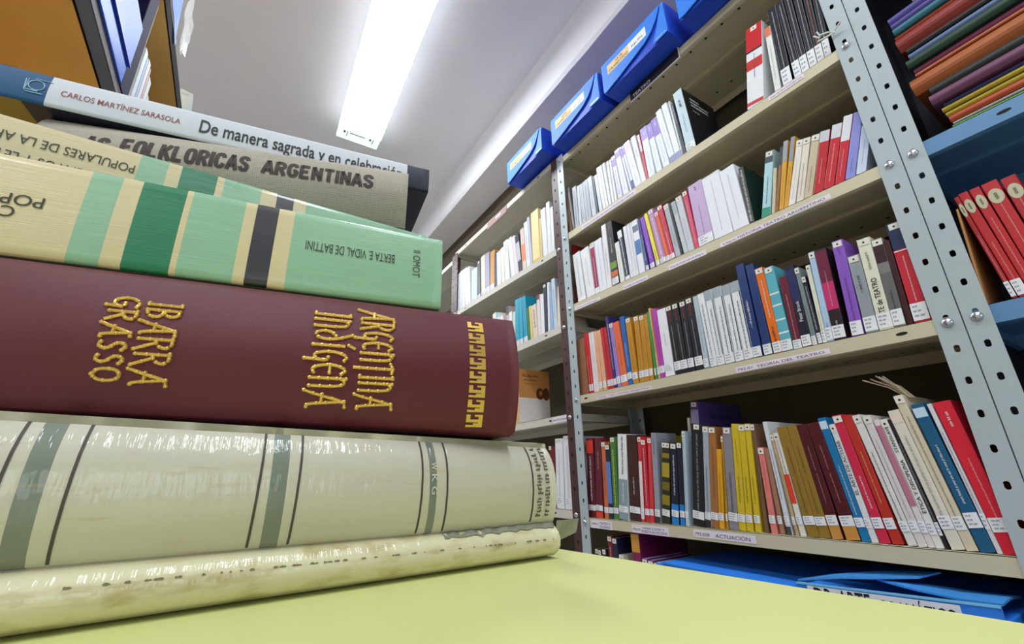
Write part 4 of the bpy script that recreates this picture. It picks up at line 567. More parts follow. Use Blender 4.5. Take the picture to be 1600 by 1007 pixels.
(1.008, 0.6125, 0.8725, 2.94, 0.03, 0.2319, (200, 220, 230), {'lab': (0.002, 0.03), 'col2': (20, 22, 28), 'cov': 1, 'm': [('t', (120, 180, 190), 0.3, 0.6, 0.3), ('t', (40, 40, 45), 0.72, 0.85, 0.5)]}, 'pale-spined book showing its black front cover on the bookshelf under blue boxes', 'books on the top bookshelf')
(1.008, 0.4284, 0.8763, -10.63, 0.0419, 0.237, (232, 234, 238), {'tag': 1, 'm': [('b', 0.7, 1.0, (200, 25, 35)), ('b', 0.68, 0.7, (30, 20, 25)), ('b', 0.46, 0.58, (200, 45, 40)), ('t', (90, 90, 95), 0.35, 0.65, 0.12), ('b', 0.03, 0.07, (200, 60, 60))]}, 'white boxed set with red top and red stripe on the bookshelf under blue boxes', 'books on the top bookshelf')
(1.008, 0.3584, 0.8681, -4.19, 0.0143, 0.1991, (230, 232, 228), {'m': [('b', 0.86, 1.0, (225, 120, 90)), ('t', (160, 165, 165), 0.2, 0.7, 0.3)]}, 'white slim book with coral top left of black set on the bookshelf under blue boxes', 'books on the top bookshelf')
(1.008, 0.3378, 0.8675, -2.58, 0.021, 0.245, (22, 25, 36), {'lab': (0.004, 0.05), 'm': [('t', (200, 205, 215), 0.1, 0.95, 0.2)]}, 'leftmost of six tall black spines on the bookshelf under blue boxes', 'books on the top bookshelf')
(1.008, 0.3112, 0.8664, -1.43, 0.0159, 0.245, (22, 25, 36), {'lab': (0.004, 0.05), 'm': [('t', (200, 205, 215), 0.1, 0.95, 0.25)]}, 'second of six tall black spines on the bookshelf under blue boxes', 'books on the top bookshelf')
(1.008, 0.2946, 0.8662, -2.02, 0.0154, 0.245, (22, 25, 36), {'lab': (0.004, 0.05), 'm': [('t', (200, 205, 215), 0.1, 0.95, 0.25)]}, 'third of six tall black spines on the bookshelf under blue boxes', 'books on the top bookshelf')
(1.008, 0.2781, 0.866, -2.63, 0.0157, 0.245, (24, 25, 36), {'lab': (0.004, 0.05), 'm': [('t', (200, 205, 215), 0.1, 0.95, 0.25)]}, 'fourth of six tall black spines on the bookshelf under blue boxes', 'books on the top bookshelf')
(1.008, 0.2616, 0.8657, -3.37, 0.014, 0.245, (26, 25, 34), {'lab': (0.004, 0.05), 'm': [('t', (210, 120, 120), 0.1, 0.95, 0.25)]}, 'fifth of six tall black spines on the bookshelf under blue boxes', 'books on the top bookshelf')
(1.008, 0.247, 0.8656, -4.11, 0.0136, 0.245, (22, 25, 36), {'lab': (0.004, 0.05), 'm': [('t', (200, 205, 215), 0.1, 0.95, 0.25)]}, 'rightmost of six tall black spines by post on the bookshelf under blue boxes', 'books on the top bookshelf')
(1.008, 2.1836, 0.894, 0.51, 0.0252, 0.2394, (225, 225, 225), {'lab': (0.0, 0.02)}, "leftmost of five white slim books on the far bay's upper shelf", 'books on the far upper shelf')
(1.008, 2.1517, 0.8926, 1.96, 0.031, 0.2407, (215, 220, 230), {'lab': (0.0, 0.02)}, "second of five white slim books on the far bay's upper shelf", 'books on the far upper shelf')
(1.008, 2.1133, 0.891, 3.56, 0.03, 0.2409, (220, 224, 232), {'lab': (0.0, 0.02)}, "third of five white slim books on the far bay's upper shelf", 'books on the far upper shelf')
(1.008, 2.0758, 0.8893, 5.16, 0.033, 0.2413, (225, 228, 236), {'lab': (0.0, 0.02)}, "fourth of five white slim books on the far bay's upper shelf", 'books on the far upper shelf')
(1.008, 2.0409, 0.8878, 5.19, 0.0323, 0.2325, (228, 230, 236), {'lab': (0.0, 0.02)}, "rightmost of five white slim books on the far bay's upper shelf", 'books on the far upper shelf')
(1.008, 2.0017, 0.8868, -0.6, 0.0645, 0.1915, (185, 220, 220), {'lab': (0.0, 0.02)}, "pale aqua book on the far bay's upper shelf", 'books on the far upper shelf')
(1.008, 1.9312, 0.8831, 1.0, 0.0363, 0.2197, (60, 66, 72), {'tag': 1, 'lab': (0.0, 0.02)}, "charcoal slim book on the far bay's upper shelf", 'books on the far upper shelf')
(1.008, 1.8856, 0.8811, 1.55, 0.0427, 0.2311, (230, 225, 195), {'lab': (0.0, 0.03)}, "cream book left of lilac-grey one on the far bay's upper shelf", 'books on the far upper shelf')
(1.008, 1.8398, 0.8791, 1.15, 0.0443, 0.2283, (165, 160, 190), {'lab': (0.0, 0.03)}, "lilac-grey book on the far bay's upper shelf", 'books on the far upper shelf')
(1.008, 1.7926, 0.8782, -1.59, 0.0435, 0.216, (205, 150, 70), {'lab': (0.0, 0.03)}, "ochre book left of navy one on the far bay's upper shelf", 'books on the far upper shelf')
(1.008, 1.7456, 0.8752, -0.76, 0.0192, 0.1978, (50, 50, 105), {}, "navy slim book on the far bay's upper shelf", 'books on the far upper shelf')
(1.008, 1.722, 0.874, 0.41, 0.0401, 0.1872, (232, 232, 236), {}, "white book right of navy one on the far bay's upper shelf", 'books on the far upper shelf')
(1.008, 1.676, 0.872, 2.01, 0.028, 0.1945, (235, 232, 215), {}, "ivory slim book on the far bay's upper shelf", 'books on the far upper shelf')
(1.008, 1.6419, 0.8705, 3.61, 0.04, 0.219, (232, 234, 238), {'m': [('t', (120, 120, 120), 0.7, 0.9, 0.3)]}, "white book with grey mark near top on the far bay's upper shelf", 'books on the far upper shelf')
(1.008, 1.5874, 0.8681, 7.17, 0.034, 0.2172, (234, 234, 238), {'tag': 1}, "white slim book left of pale pink one on the far bay's upper shelf", 'books on the far upper shelf')
(1.008, 1.5507, 0.8665, 7.49, 0.026, 0.2124, (228, 218, 224), {}, "pale pink slim book on the far bay's upper shelf", 'books on the far upper shelf')
(1.008, 1.5221, 0.8653, 7.19, 0.0289, 0.2017, (70, 72, 82), {'m': [('b', 0.3, 0.8, (200, 205, 215))]}, "dark book with pale panel on the far bay's upper shelf", 'books on the far upper shelf')
(1.008, 1.4907, 0.8639, 3.42, 0.0306, 0.2163, (225, 205, 195), {'m': [('b', 0.2, 0.6, (235, 150, 110))]}, "book with peach panel on the far bay's upper shelf", 'books on the far upper shelf')
(1.008, 1.4579, 0.8625, 3.02, 0.0276, 0.2359, (232, 234, 240), {'m': [('t', (150, 155, 170), 0.2, 0.8, 0.3)]}, "white book right of peach-panelled one on the far bay's upper shelf", 'books on the far upper shelf')
(1.008, 1.4281, 0.8612, 3.32, 0.0162, 0.2505, (200, 200, 220), {}, "pale lilac slim book on the far bay's upper shelf", 'books on the far upper shelf')
(1.008, 1.4097, 0.8604, 0.37, 0.0555, 0.2557, (240, 225, 165), {'m': [('b', 0.0, 0.06, (235, 195, 90))]}, "wide pale yellow book on the far bay's upper shelf", 'books on the far upper shelf')
(1.008, 1.3521, 0.858, -0.6, 0.0141, 0.198, (225, 205, 150), {}, "cream slim book right of pale yellow one on the far bay's upper shelf", 'books on the far upper shelf')
(1.008, 1.3318, 0.857, 1.0, 0.0317, 0.2342, (234, 234, 236), {}, "white book third from right on the far bay's upper shelf", 'books on the far upper shelf')
(1.008, 1.2982, 0.8558, -0.59, 0.0241, 0.2482, (228, 230, 234), {}, "tallest white slim book near right end on the far bay's upper shelf", 'books on the far upper shelf')
(1.008, 1.2722, 0.8547, -0.99, 0.0198, 0.2105, (234, 234, 232), {}, "white slim book at right end on the far bay's upper shelf", 'books on the far upper shelf')
(1.008, 1.7391, 0.527, 7.96, 0.031, 0.2184, (232, 228, 215), {}, "ivory book at left by red hardback on the far bay's turquoise-book shelf", 'books on the far middle shelf')
(1.008, 1.706, 0.527, 7.85, 0.0275, 0.2086, (230, 226, 222), {'m': [('b', 0.9, 1.0, (130, 200, 220))]}, "white book with aqua head on the far bay's turquoise-book shelf", 'books on the far middle shelf')
(1.008, 1.6764, 0.527, 7.72, 0.0295, 0.1831, (235, 235, 238), {}, "plain white book left of pink-grey one on the far bay's turquoise-book shelf", 'books on the far middle shelf')
(1.008, 1.6377, 0.527, 1.05, 0.0237, 0.2134, (200, 170, 180), {'m': [('b', 0.8, 1.0, (60, 60, 65))]}, "pinkish grey book with dark head on the far bay's turquoise-book shelf", 'books on the far middle shelf')
(1.008, 1.6123, 0.527, 1.11, 0.0241, 0.1764, (235, 235, 232), {}, "short white book left of mint one on the far bay's turquoise-book shelf", 'books on the far middle shelf')
(1.008, 1.5865, 0.5274, -1.39, 0.0183, 0.1671, (205, 225, 215), {}, "mint slim book left of turquoise trio on the far bay's turquoise-book shelf", 'books on the far middle shelf')
(1.008, 1.5629, 0.527, 0.21, 0.029, 0.2186, (30, 165, 195), {'lab': (0.0, 0.025), 'm': [('t', (120, 210, 225), 0.2, 0.8, 0.1)]}, "leftmost of three turquoise books on the far bay's turquoise-book shelf", 'books on the far middle shelf')
(1.008, 1.5308, 0.527, 0.89, 0.0262, 0.2167, (30, 165, 195), {'lab': (0.0, 0.025), 'm': [('t', (120, 210, 225), 0.2, 0.8, 0.1)]}, "middle of three turquoise books on the far bay's turquoise-book shelf", 'books on the far middle shelf')
(1.008, 1.498, 0.527, 2.49, 0.0286, 0.2131, (28, 155, 188), {'lab': (0.0, 0.025)}, "rightmost of three turquoise books on the far bay's turquoise-book shelf", 'books on the far middle shelf')
(1.008, 1.4645, 0.527, 4.09, 0.0159, 0.1495, (55, 120, 70), {}, "green slim book right of turquoise trio on the far bay's turquoise-book shelf", 'books on the far middle shelf')
(1.008, 1.4478, 0.527, 2.71, 0.0168, 0.1513, (225, 205, 120), {}, "straw yellow slim book on the far bay's turquoise-book shelf", 'books on the far middle shelf')
(1.008, 1.4283, 0.527, 3.51, 0.0343, 0.1473, (225, 210, 195), {'m': [('t', (140, 60, 50), 0.3, 0.9, 0.5)]}, "beige book with reddish speckles on the far bay's turquoise-book shelf", 'books on the far middle shelf')
(1.008, 1.3932, 0.527, 0.69, 0.0207, 0.1815, (230, 220, 218), {'m': [('b', 0.88, 1.0, (110, 25, 40))]}, "ivory book with maroon head on the far bay's turquoise-book shelf", 'books on the far middle shelf')
(1.008, 1.3717, 0.5273, -0.85, 0.0229, 0.1747, (232, 232, 236), {}, "white book left of dark navy one on the far bay's turquoise-book shelf", 'books on the far middle shelf')
(1.008, 1.3473, 0.5272, -0.53, 0.0206, 0.2103, (45, 50, 70), {'tag': 1}, "dark navy tall book on the far bay's turquoise-book shelf", 'books on the far middle shelf')
(1.008, 1.326, 0.5275, -2.3, 0.0136, 0.2096, (220, 226, 232), {}, "white book right of dark navy one on the far bay's turquoise-book shelf", 'books on the far middle shelf')
(1.008, 1.3071, 0.5272, -0.7, 0.016, 0.166, (150, 180, 220), {}, "sky blue book shorter than its neighbours on the far bay's turquoise-book shelf", 'books on the far middle shelf')
(1.008, 1.2874, 0.527, 0.37, 0.022, 0.2122, (200, 212, 226), {'m': [('t', (110, 130, 170), 0.2, 0.8, 0.4)]}, "bluish white tall book on the far bay's turquoise-book shelf", 'books on the far middle shelf')
(1.008, 1.2647, 0.5287, -4.88, 0.0202, 0.1667, (230, 225, 200), {}, "cream slim book beside brown post on the far bay's turquoise-book shelf", 'books on the far middle shelf')
(1.008, 1.6243, 0.196, 1.74, 0.0257, 0.24, (225, 222, 214), {}, "slim ivory book left of orange-covered book on the far bay's third shelf", 'books on the far third shelf')
(1.008, 1.5963, 0.1963, -0.91, 0.0183, 0.2384, (232, 228, 220), {}, "thin white book left of orange-covered book on the far bay's third shelf", 'books on the far third shelf')
(1.008, 1.5757, 0.1964, -1.08, 0.0225, 0.2314, (228, 180, 120), {'col2': (215, 150, 85), 'cov': 2}, "face-on book with orange and white front cover on the far bay's third shelf", 'books on the far third shelf')
(1.008, 1.3649, -0.1165, -1.93, 0.014, 0.2116, (120, 22, 32), {'tag': 1}, "thin dark red book left of white pair on the far bay's lowest shelf", 'books on the far lowest shelf')
(1.008, 1.3493, -0.1164, -1.81, 0.0178, 0.2058, (105, 20, 30), {}, "second thin dark red book left of white pair on the far bay's lowest shelf", 'books on the far lowest shelf')
(1.008, 1.3291, -0.1152, -2.43, 0.0414, 0.2329, (236, 238, 244), {'tag': 2, 'lab': (0.01, 0.035), 'm': [('t', (90, 90, 95), 0.1, 0.85, 0.15)]}, "left one of two white books on the far bay's lowest shelf", 'books on the far lowest shelf')
(1.008, 1.2793, -0.1159, -1.77, 0.0371, 0.239, (236, 238, 244), {'tag': 2, 'lab': (0.01, 0.035), 'm': [('t', (90, 90, 95), 0.1, 0.85, 0.15)]}, "right one of two white books on the far bay's lowest shelf", 'books on the far lowest shelf')
(1.008, 1.1609, 0.2503, 0.4, 0.0419, 0.1987, (150, 100, 70), {}, 'brown cardboard-spined file by left post on the TEORÍA DEL TEATRO shelf', 'books on the TEORÍA DEL TEATRO shelf', 'file')
(1.008, 1.1525, 0.8843, 3.33, 0.014, 0.1623, (140, 105, 75), {}, 'thin brown cardboard-spined file by left post on the bookshelf under blue boxes', 'books on the top bookshelf', 'file')
(1.008, 0.1566, 0.2402, -3.36, 0.0034, 0.1754, (196, 140, 84), {}, 'tan cardboard slip behind the red books on the lower blue shelf', 'red books on the blue shelf', 'file')
(1.008, 0.1256, 0.24, 5.19, 0.0062, 0.1967, (170, 26, 34), {'lab': (0.004, 0.03), 'm': [('oval', 0.86), ('t', (240, 160, 150), 0.1, 0.6, 0.2)]}, 'first red book from the grey post, darkest on the lower blue shelf', 'red books on the blue shelf')
(1.008, 0.1182, 0.24, 5.4, 0.0119, 0.2001, (190, 30, 38), {'lab': (0.004, 0.03), 'm': [('oval', 0.86), ('t', (245, 170, 160), 0.05, 0.5, 0.16)]}, 'second red book from the grey post, small oval label on the lower blue shelf', 'red books on the blue shelf')
(1.008, 0.1058, 0.24, 4.87, 0.0126, 0.2002, (190, 30, 38), {'m': [('oval', 0.86), ('t', (245, 170, 160), 0.05, 0.7, 0.16)]}, 'third red book from the grey post on the lower blue shelf', 'red books on the blue shelf')
(1.008, 0.0927, 0.24, 4.36, 0.0187, 0.2007, (190, 30, 38), {'m': [('oval', 0.86), ('t', (245, 170, 160), 0.1, 0.8, 0.12)]}, 'fourth red book, broad with large oval label on the lower blue shelf', 'red books on the blue shelf')
(1.008, 0.0734, 0.24, 3.61, 0.0173, 0.1974, (176, 24, 34), {'m': [('oval', 0.86), ('t', (245, 170, 160), 0.1, 0.8, 0.12)]}, 'fifth red book, broad, cut by the photo edge on the lower blue shelf', 'red books on the blue shelf')
"""
import ast
for ln in BOOKS.strip().splitlines():
    r = ast.literal_eval(ln)
    make_book(*r)

# ---------------------------------------------------------------- things among the shelved books
GS = 'books on the ACTUACIÓN shelf'
make_book(1.09, .820, -.1298, -5, .025, .312, (84, 66, 140), {'d': .2, 'tag': 1, 'm': [('b', .55, .93, (150, 140, 180))], 'cov': 3}, 'tall purple book standing behind the thick black book', GS)
make_book(1.09, .834, -.1325, -5, .008, .272, (206, 204, 196), {'d': .2}, 'tall thin off-white book touching the left of the purple one', GS)
make_book(1.10, .927, -.1325, -5, .012, .232, (208, 188, 30), {'d': .18}, 'yellow-covered thin book standing behind the red and dark spines', GS)
b = MB(); rr = random.Random(11)      # frayed bundle of ribbon markers
for k in range(16):
    a = rr.uniform(-.012, .012); e = rr.uniform(.02, .06); y0 = .2875 + rr.uniform(-.004, .004); x0 = 1.03 + rr.uniform(-.008, .008)
    pts = [(x0, y0+.004, .1135+CZ), (x0+a*.4, y0+.012+e*.25, .1135+.022+CZ), (x0+a, y0+.018+e*.75, .1135+.040+rr.uniform(-.005,.006)+CZ)]
    b.tube(pts, .0011, 5)
tag(b.build('ribbon_bundle', mat((176, 160, 134), .8, var=.3)), 'frayed beige ribbon bundle sticking up from the tall cream book', 'ribbon')
b = MB()                               # a scrap of white cord tied in a post hole
b.tube([(.995,.214,.903+CZ),(.985,.222,.907+CZ),(.983,.235,.912+CZ),(.987,.244,.904+CZ),(.985,.232,.899+CZ),(.99,.216,.901+CZ)], .0022, 6)
b.tube([(.985,.240,.91+CZ),(.982,.247,.92+CZ)], .0018, 6); b.tube([(.985,.236,.91+CZ),(.980,.239,.923+CZ)], .0018, 6); b.tube([(.99,.212,.904+CZ),(.985,.196,.911+CZ)], .002, 6)
tag(b.build('cord_scrap', mat((226, 226, 220), .6)), 'scrap of white cord knotted through the right post near the black spines', 'cord')

# blue corrugated archive boxes
BLUE = mat((38, 128, 236), .6, var=.04, scale=30); BLUE_SHADE = mat((16, 72, 206), .55, var=.04, scale=30)  # second blue is darker: carton recess and side shading put into the colour
BEIGE = mat((240, 205, 140), .6); 
def archive_box(y_left, y_right, x, z, h, depth, label, group, tilt=0.0, text=True, rot=0.0):
    w = y_left - y_right
    root = thing('archive_box', label, 'box', (x, y_left, z), group, (0, 0, rot))
    b = MB(); t = .003                                  # carton shell, the front closed by the two overlapping flaps
    b.box(t, depth, -w, 0, 0, h); b.build('carton', BLUE_SHADE, root, bevel=.0012)
    # big curved lid flap: covers the left and the top of the front
    b = MB(); cv = [(0,0),(0,h)]; cv += [(w*.955, h)]
    curve = [(w*.95,h*.97),(w*.88,h*.68),(w*.80,h*.47),(w*.70,h*.33),(w*.55,h*.24),(w*.3,h*.11),(w*.06,h*.012)]
    P = [(0,.004),(0,h-.001),(w*.955,h-.001)] + curve
    n = len(P)
    b.add([(-.0042,-p,q) for p, q in P] + [(-.0008,-p,q) for p, q in P], [tuple(range(n)), tuple(range(2*n-1, n-1, -1))] + [(i, i+n, (i+1) % n+n, (i+1) % n) for i in range(n)])
    b.build('lid_flap', BLUE, root)
    b = MB(); P = [(w*.965,h*.985),(w*.995,h*.985),(w*.998,.003),(w*.80,.003),(w*.80,h*.08),(w*.87,h*.42)]; n = len(P)
    b.add([(-.0026,-p,q) for p, q in P] + [(-.0006,-p,q) for p, q in P], [tuple(range(n)), tuple(range(2*n-1, n-1, -1))] + [(i, i+n, (i+1) % n+n, (i+1) % n) for i in range(n)])
    b.build('side_flap', BLUE, root)
    b = MB(); b.box(-.0032, -.0027, -w*.975, -w*.83, h*.07, h*.10); b.build('tab_slot', mat((150,205,235),.3), root)
    if text:
        b = MB(); k = -.0044; L = [(w*.10, w*.46), (w*.46, w*.73)]; z0, z1 = h*.50, h*.80
        for i, (a, e) in enumerate(L): b.add([(k,-a,z0),(k,-e,z0),(k,-e,z1),(k,-a,z1)], [(0,1,2,3)], i)
        put_text(b, 'ARTE', lambda p, q: (k-.0004, -(w*.24+w*.12*p), z0+(z1-z0)*(.55+.27*q)), .02, 2)
        put_text(b, 'DRAMÁTICO', lambda p, q: (k-.0004, -(w*.125+w*.32*p), z0+(z1-z0)*(.16+.32*q)), .02, 2)
        for p0, p1, q0, q1 in strokes(random.Random(int(y_left*1000)), w*.18, .011):
            b.add([(k-.0004,-(w*.51+p0),z0+.009+q0),(k-.0004,-(w*.51+p1),z0+.009+q0),(k-.0004,-(w*.51+p1),z0+.009+q1),(k-.0004,-(w*.51+p0),z0+.009+q1)], [(0,1,2,3)], 2)
        b.build('box_label', [BEIGE, WHITE, mat((96,84,60),.6,var=0)], root)
    return root
G = 'blue archive boxes on top of the shelving'
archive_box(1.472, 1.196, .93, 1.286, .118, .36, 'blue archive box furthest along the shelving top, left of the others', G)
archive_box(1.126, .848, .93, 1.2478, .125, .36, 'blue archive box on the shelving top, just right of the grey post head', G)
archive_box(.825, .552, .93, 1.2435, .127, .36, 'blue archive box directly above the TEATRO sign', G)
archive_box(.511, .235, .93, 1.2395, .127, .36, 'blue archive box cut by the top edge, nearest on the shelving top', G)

# bottom shelf behind the table edge
GB = 'things on the bottom shelf behind the table'
S0z = -.4394
for y, t, h, c, o, lb in (
    (1.146, .013, .218, (40,40,44), {'tag':1}, 'leftmost small black spine with white tag peeping over the yellow table'),
    (1.132, .012, .216, (34,34,40), {'tag':1}, 'second small black spine peeping over the yellow table'),
    (1.114, .014, .220, (46,44,48), {'tag':1}, 'third small black spine peeping over the yellow table'),
    (1.088, .018, .258, (120,22,34), {'tag':1,'m':[('t',(230,200,190),.5,.9,.4)]}, 'dark red spine peeping over the table, left of navy one'),
    (1.068, .018, .254, (26,30,62), {'tag':1}, 'navy spine peeping over the yellow table'),
    (1.046, .018, .212, (214,206,186), {'tag':1}, 'short cream spine peeping over the table below the navy one'),
    (.992, .030, .272, (130,20,80), {'m':[('b',.83,1.,(208,150,60))], 'd':.2, 'col2':(104,18,66)}, 'magenta and ochre folder standing above the yellow table edge'),
    (.958, .018, .214, (120,50,150), {'tag':1}, 'first of three purple spines with white heads at the table edge'),
    (.938, .018, .212, (110,45,140), {'tag':1}, 'second of three purple spines with white heads at the table edge'),
    (.918, .018, .210, (112,46,142), {'tag':1}, 'third of three purple spines with white heads at the table edge')):
    make_book(1.008, y, S0z, 0, t, h, c, o, lb, GB)
root = thing('archive_box', 'bright blue box top lying low behind the table edge', 'box', (.97, .875, S0z), 'archive boxes on the bottom shelf')
b = MB(); b.box(0, .30, -.335, 0, 0, .218); b.build('carton', BLUE, root, bevel=.002)
b = MB(); b.hexa([(-.004,-.335,.2185),(.29,-.335,.2185),(.29,-.02,.2185),(-.004,-.02,.2185),(-.004,-.335,.221),(.29,-.335,.221),(.29,-.02,.2225),(-.004,-.02,.2225)]); b.build('lid_flap', BLUE, root)
root = thing('archive_box', 'open blue box with handwritten white label at the right table edge', 'box', (.95, .518, S0z), 'archive boxes on the bottom shelf')
b = MB(); w_, h_ = .275, .238; b.box(0, .32, -w_, 0, 0, h_-.008); b.build('carton', BLUE, root, bevel=.002)
b = MB(); b.hexa([(-.003,-w_,.0),(0,-w_,.0),(0,0,.0),(-.003,0,.0),(-.006,-w_,h_+.012),(-.003,-w_,h_+.012),(-.003,0,h_-.002),(-.006,0,h_-.002)]); b.build('front_wall', BLUE, root)
b = MB(); b.hexa([(-.007,-w_,h_+.0095),(-.002,-w_,h_+.0095),(-.002,0,h_-.0045),(-.007,0,h_-.0045),(-.007,-w_,h_+.0125),(-.002,-w_,h_+.0125),(-.002,0,h_-.0015),(-.007,0,h_-.0015)]); b.build('front_rim', mat((120,196,240),.3), root)
LF = mat((70, 150, 225), .35, var=.05)
def leaf(pts, nm):        # a corrugated flap as a bent polygon, 3 mm thick
    b = MB(); n = len(pts); c = [sum(p[i] for p in pts)/n for i in range(3)]
    up = pts + [tuple(c)]; dn = [(p[0], p[1], p[2]-.003) for p in up]
    b.add(up+dn, [(i, (i+1) % n, n) for i in range(n)] + [((i+1) % n+n+1, i+n+1, 2*n+1) for i in range(n)] + [(i, i+n+1, (i+1) % n+n+1, (i+1) % n) for i in range(n)])
    b.build(nm, LF, root)
leaf([(.0,-.001,.2403),(.05,-.045,.2497),(.09,-.11,.2596),(.09,-.190,.2692),(.05,-.171,.2638),(.03,-.115,.2565),(.01,-.068,.2528)], 'lid_flap')
leaf([(.04,-.115,.2534),(.08,-.163,.2493),(.10,-.228,.2457),(.10,-.274,.248),(.05,-.2745,.2532),(.005,-.2748,.2515),(.015,-.227,.2481),(.025,-.171,.2496)], 'side_flap')
b = MB(); k = -.0062
def onf(a, c): return (k-.0012, -a, c)
b.add([onf(.019,.192),onf(.231,.199),onf(.231,.2432),onf(.019,.2338)], [(0,1,2,3)])
for t_, a0, a1 in (('DR', .030, .060), ('ARTE', .069, .117), ('DRAMÁTICO', .132, .226)):
    put_text(b, t_, lambda p, q: (k-.0016, -(a0+(a1-a0)*p), .2035+(a0+(a1-a0)*p)*.046+.028*q), .01, 1)
b.build('box_label', [mat((222,226,236),.5), mat((20,22,40),.5,var=0)], root)

# right-hand bay: pile of folders, lying flat
GF = 'folders piled on the blue shelf'
fz = .562; rr = random.Random(5)
for c, t, y0, tilt, lb in (
    ((110,170,60), .007, .134, 0, 'lime green folder lowest in the pile on the blue shelf'),
    ((200,200,196), .004, .132, .5, 'thin white folder above the lime green one in the pile'),
    ((214,84,40), .013, .134, 1, 'orange-red folder under the yellow ones in the pile'),
    ((206,176,24), .009, .136, 1.2, 'lower of two yellow folders in the pile'),
    ((206,176,24), .009, .138, 1.2, 'upper of two yellow folders in the pile'),
    ((40,46,110), .008, .134, 1.4, 'navy folder between yellow and mauve ones in the pile'),
    ((134,72,112), .020, .146, 1.6, 'thick mauve folder in the pile'),
    ((26,34,32), .018, .142, 2, 'black folder below the broad orange one in the pile'),
    ((200,104,36), .036, .162, 2.6, 'broad orange folder, thickest in the pile'),
    ((232,130,84), .005, .152, 2.6, 'thin salmon folder on the broad orange one'),
    ((140,44,90), .012, .152, 2.6, 'wine-coloured folder above the salmon one in the pile'),
    ((26,74,52), .018, .156, 2.6, 'dark green folder in the middle of the pile'),
    ((112,140,190), .012, .150, 2.6, 'grey-blue folder above the dark green one in the pile'),
    ((30,24,30), .010, .150, 2.6, 'black folder under the dark red one in the pile'),
    ((166,40,30), .034, .158, 2.6, 'dark red bulging folder in the upper pile'),
    ((220,92,50), .006, .158, 2.6, 'thin orange folder on the dark red one'),
    ((56,140,160), .014, .156, 2.6, 'teal folder under the violet ones'),
    ((96,84,176), .013, .156, 2.6, 'lower of two violet folders high in the pile'),
    ((104,92,186), .015, .157, 2.6, 'upper of two violet folders high in the pile'),
    ((70,130,56), .010, .116, 2.6, 'green folder topmost in the pile')):
    root = thing('folder', lb, 'folder', (1.007 + rr.uniform(-.004,.006), y0-.024, fz+.0006+(.13-(y0-.024))*math.tan(math.radians(tilt))), GF, (math.radians(-tilt), 0, 0))
    m = mat(c, .6, var=.15, scale=40, gain=.55); L = .36
    b = MB(); D = .24; e = .0012
    b.box(0, D, -L, 0, 0, e); b.box(0, D, -L, 0, t-e, t); n = 6
    pr = [(-.5*t*.5*math.sin(math.pi*i/n), t*i/n) for i in range(n+1)]
    vs = [(d, yy, z) for yy in (-L, 0) for d, z in pr]
    b.add(vs, [(i, i+1, n+2+i, n+1+i) for i in range(n)]); b.build('cover', m, root, smooth=False)
    if t > .006:
        b = MB(); b.box(.002, D-.006, -L+.004, -.004, e, t-e); b.build('paper_sheaf', PAPER, root)
    fz += t + .0016 + .0000

# left-hand bookcase
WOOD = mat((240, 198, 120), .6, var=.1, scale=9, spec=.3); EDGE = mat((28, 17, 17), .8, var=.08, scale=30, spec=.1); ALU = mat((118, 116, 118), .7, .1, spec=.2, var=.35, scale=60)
bc = thing('wooden_bookcase', 'wooden bookcase with dark edged ochre shelves looming over the book stack', 'bookcase', (-.48, 1.35, -.805))
XF, YA, YB = -.33, .48, 1.715
for z0, z1, nm in ((.762, .842, 'shelf'), (1.238, 1.284, 'shelf'), (.30, .33, 'shelf'), (-.12, -.09, 'shelf'), (-.55, -.52, 'shelf')):
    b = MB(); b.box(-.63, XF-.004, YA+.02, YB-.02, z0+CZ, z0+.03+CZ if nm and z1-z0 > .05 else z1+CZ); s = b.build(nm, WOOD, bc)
    b = MB(); b.box(XF-.004, XF, YA+.02, YB-.02, z0+CZ, z0+.052+CZ if z1-z0 > .05 else z1+CZ); b.build('edge_band', EDGE, s)
    if z1-z0 > .05:
        b = MB(); b.box(-.63, XF-.006, YA+.02, YB-.02, z0+.03+CZ, z1-.002+CZ); b.build('top_board', EDGE, s)
        b = MB(); b.box(XF-.006, XF+.001, YA+.02, YB-.02, z0+.053+CZ, z0+.068+CZ); b.build('label_rail', ALU, s)
        b = MB(); b.box(XF-.006, XF, YA+.02, YB-.02, z0+.069+CZ, z1+CZ); b.build('upper_edge', mat((104,80,88),.8,spec=.1), s)
for y0, y1 in ((YA, YA+.02), (YB-.02, YB)):
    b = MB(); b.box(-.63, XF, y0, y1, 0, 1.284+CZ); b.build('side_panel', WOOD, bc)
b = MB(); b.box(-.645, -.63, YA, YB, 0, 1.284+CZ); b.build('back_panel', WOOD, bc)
settle(bc)
sky = mat((40, 104, 222), .4, var=.1, scale=12, spec=.25)
root = thing('archive_box', 'light blue glossy box on the wooden bookcase shelf at top left', 'box', (XF+.004, .80, .843))
b = MB(); b.box(-.28, 0, 0, .292, 0, .172); b.build('carton', sky, root, bevel=.002)
b = MB(); b.box(0, .004, 0, .292, .058, .172); b.build('lid_flap', sky, root)
b = MB(); b.box(-.002, .0052, 0, .292, .052, .0575); b.build('flap_shadow', mat((20,70,200),.4), root)  # shadow line under the flap, painted as a darker blue strip
root = thing('binder', 'dark violet binder leaning by the light blue box on the bookcase', 'binder', (XF+.002, 1.098, .843))
b = MB(); b.box(-.25, 0, .0, .062, 0, .34); b.build('cover', mat((20,14,58),.7,spec=.15), root, bevel=.002)
b = MB(); b.box(-.245, -.002, .062, .070, .002, .335); b.build('page_block', mat((214,208,196),.7,var=.15,scale=200), root)
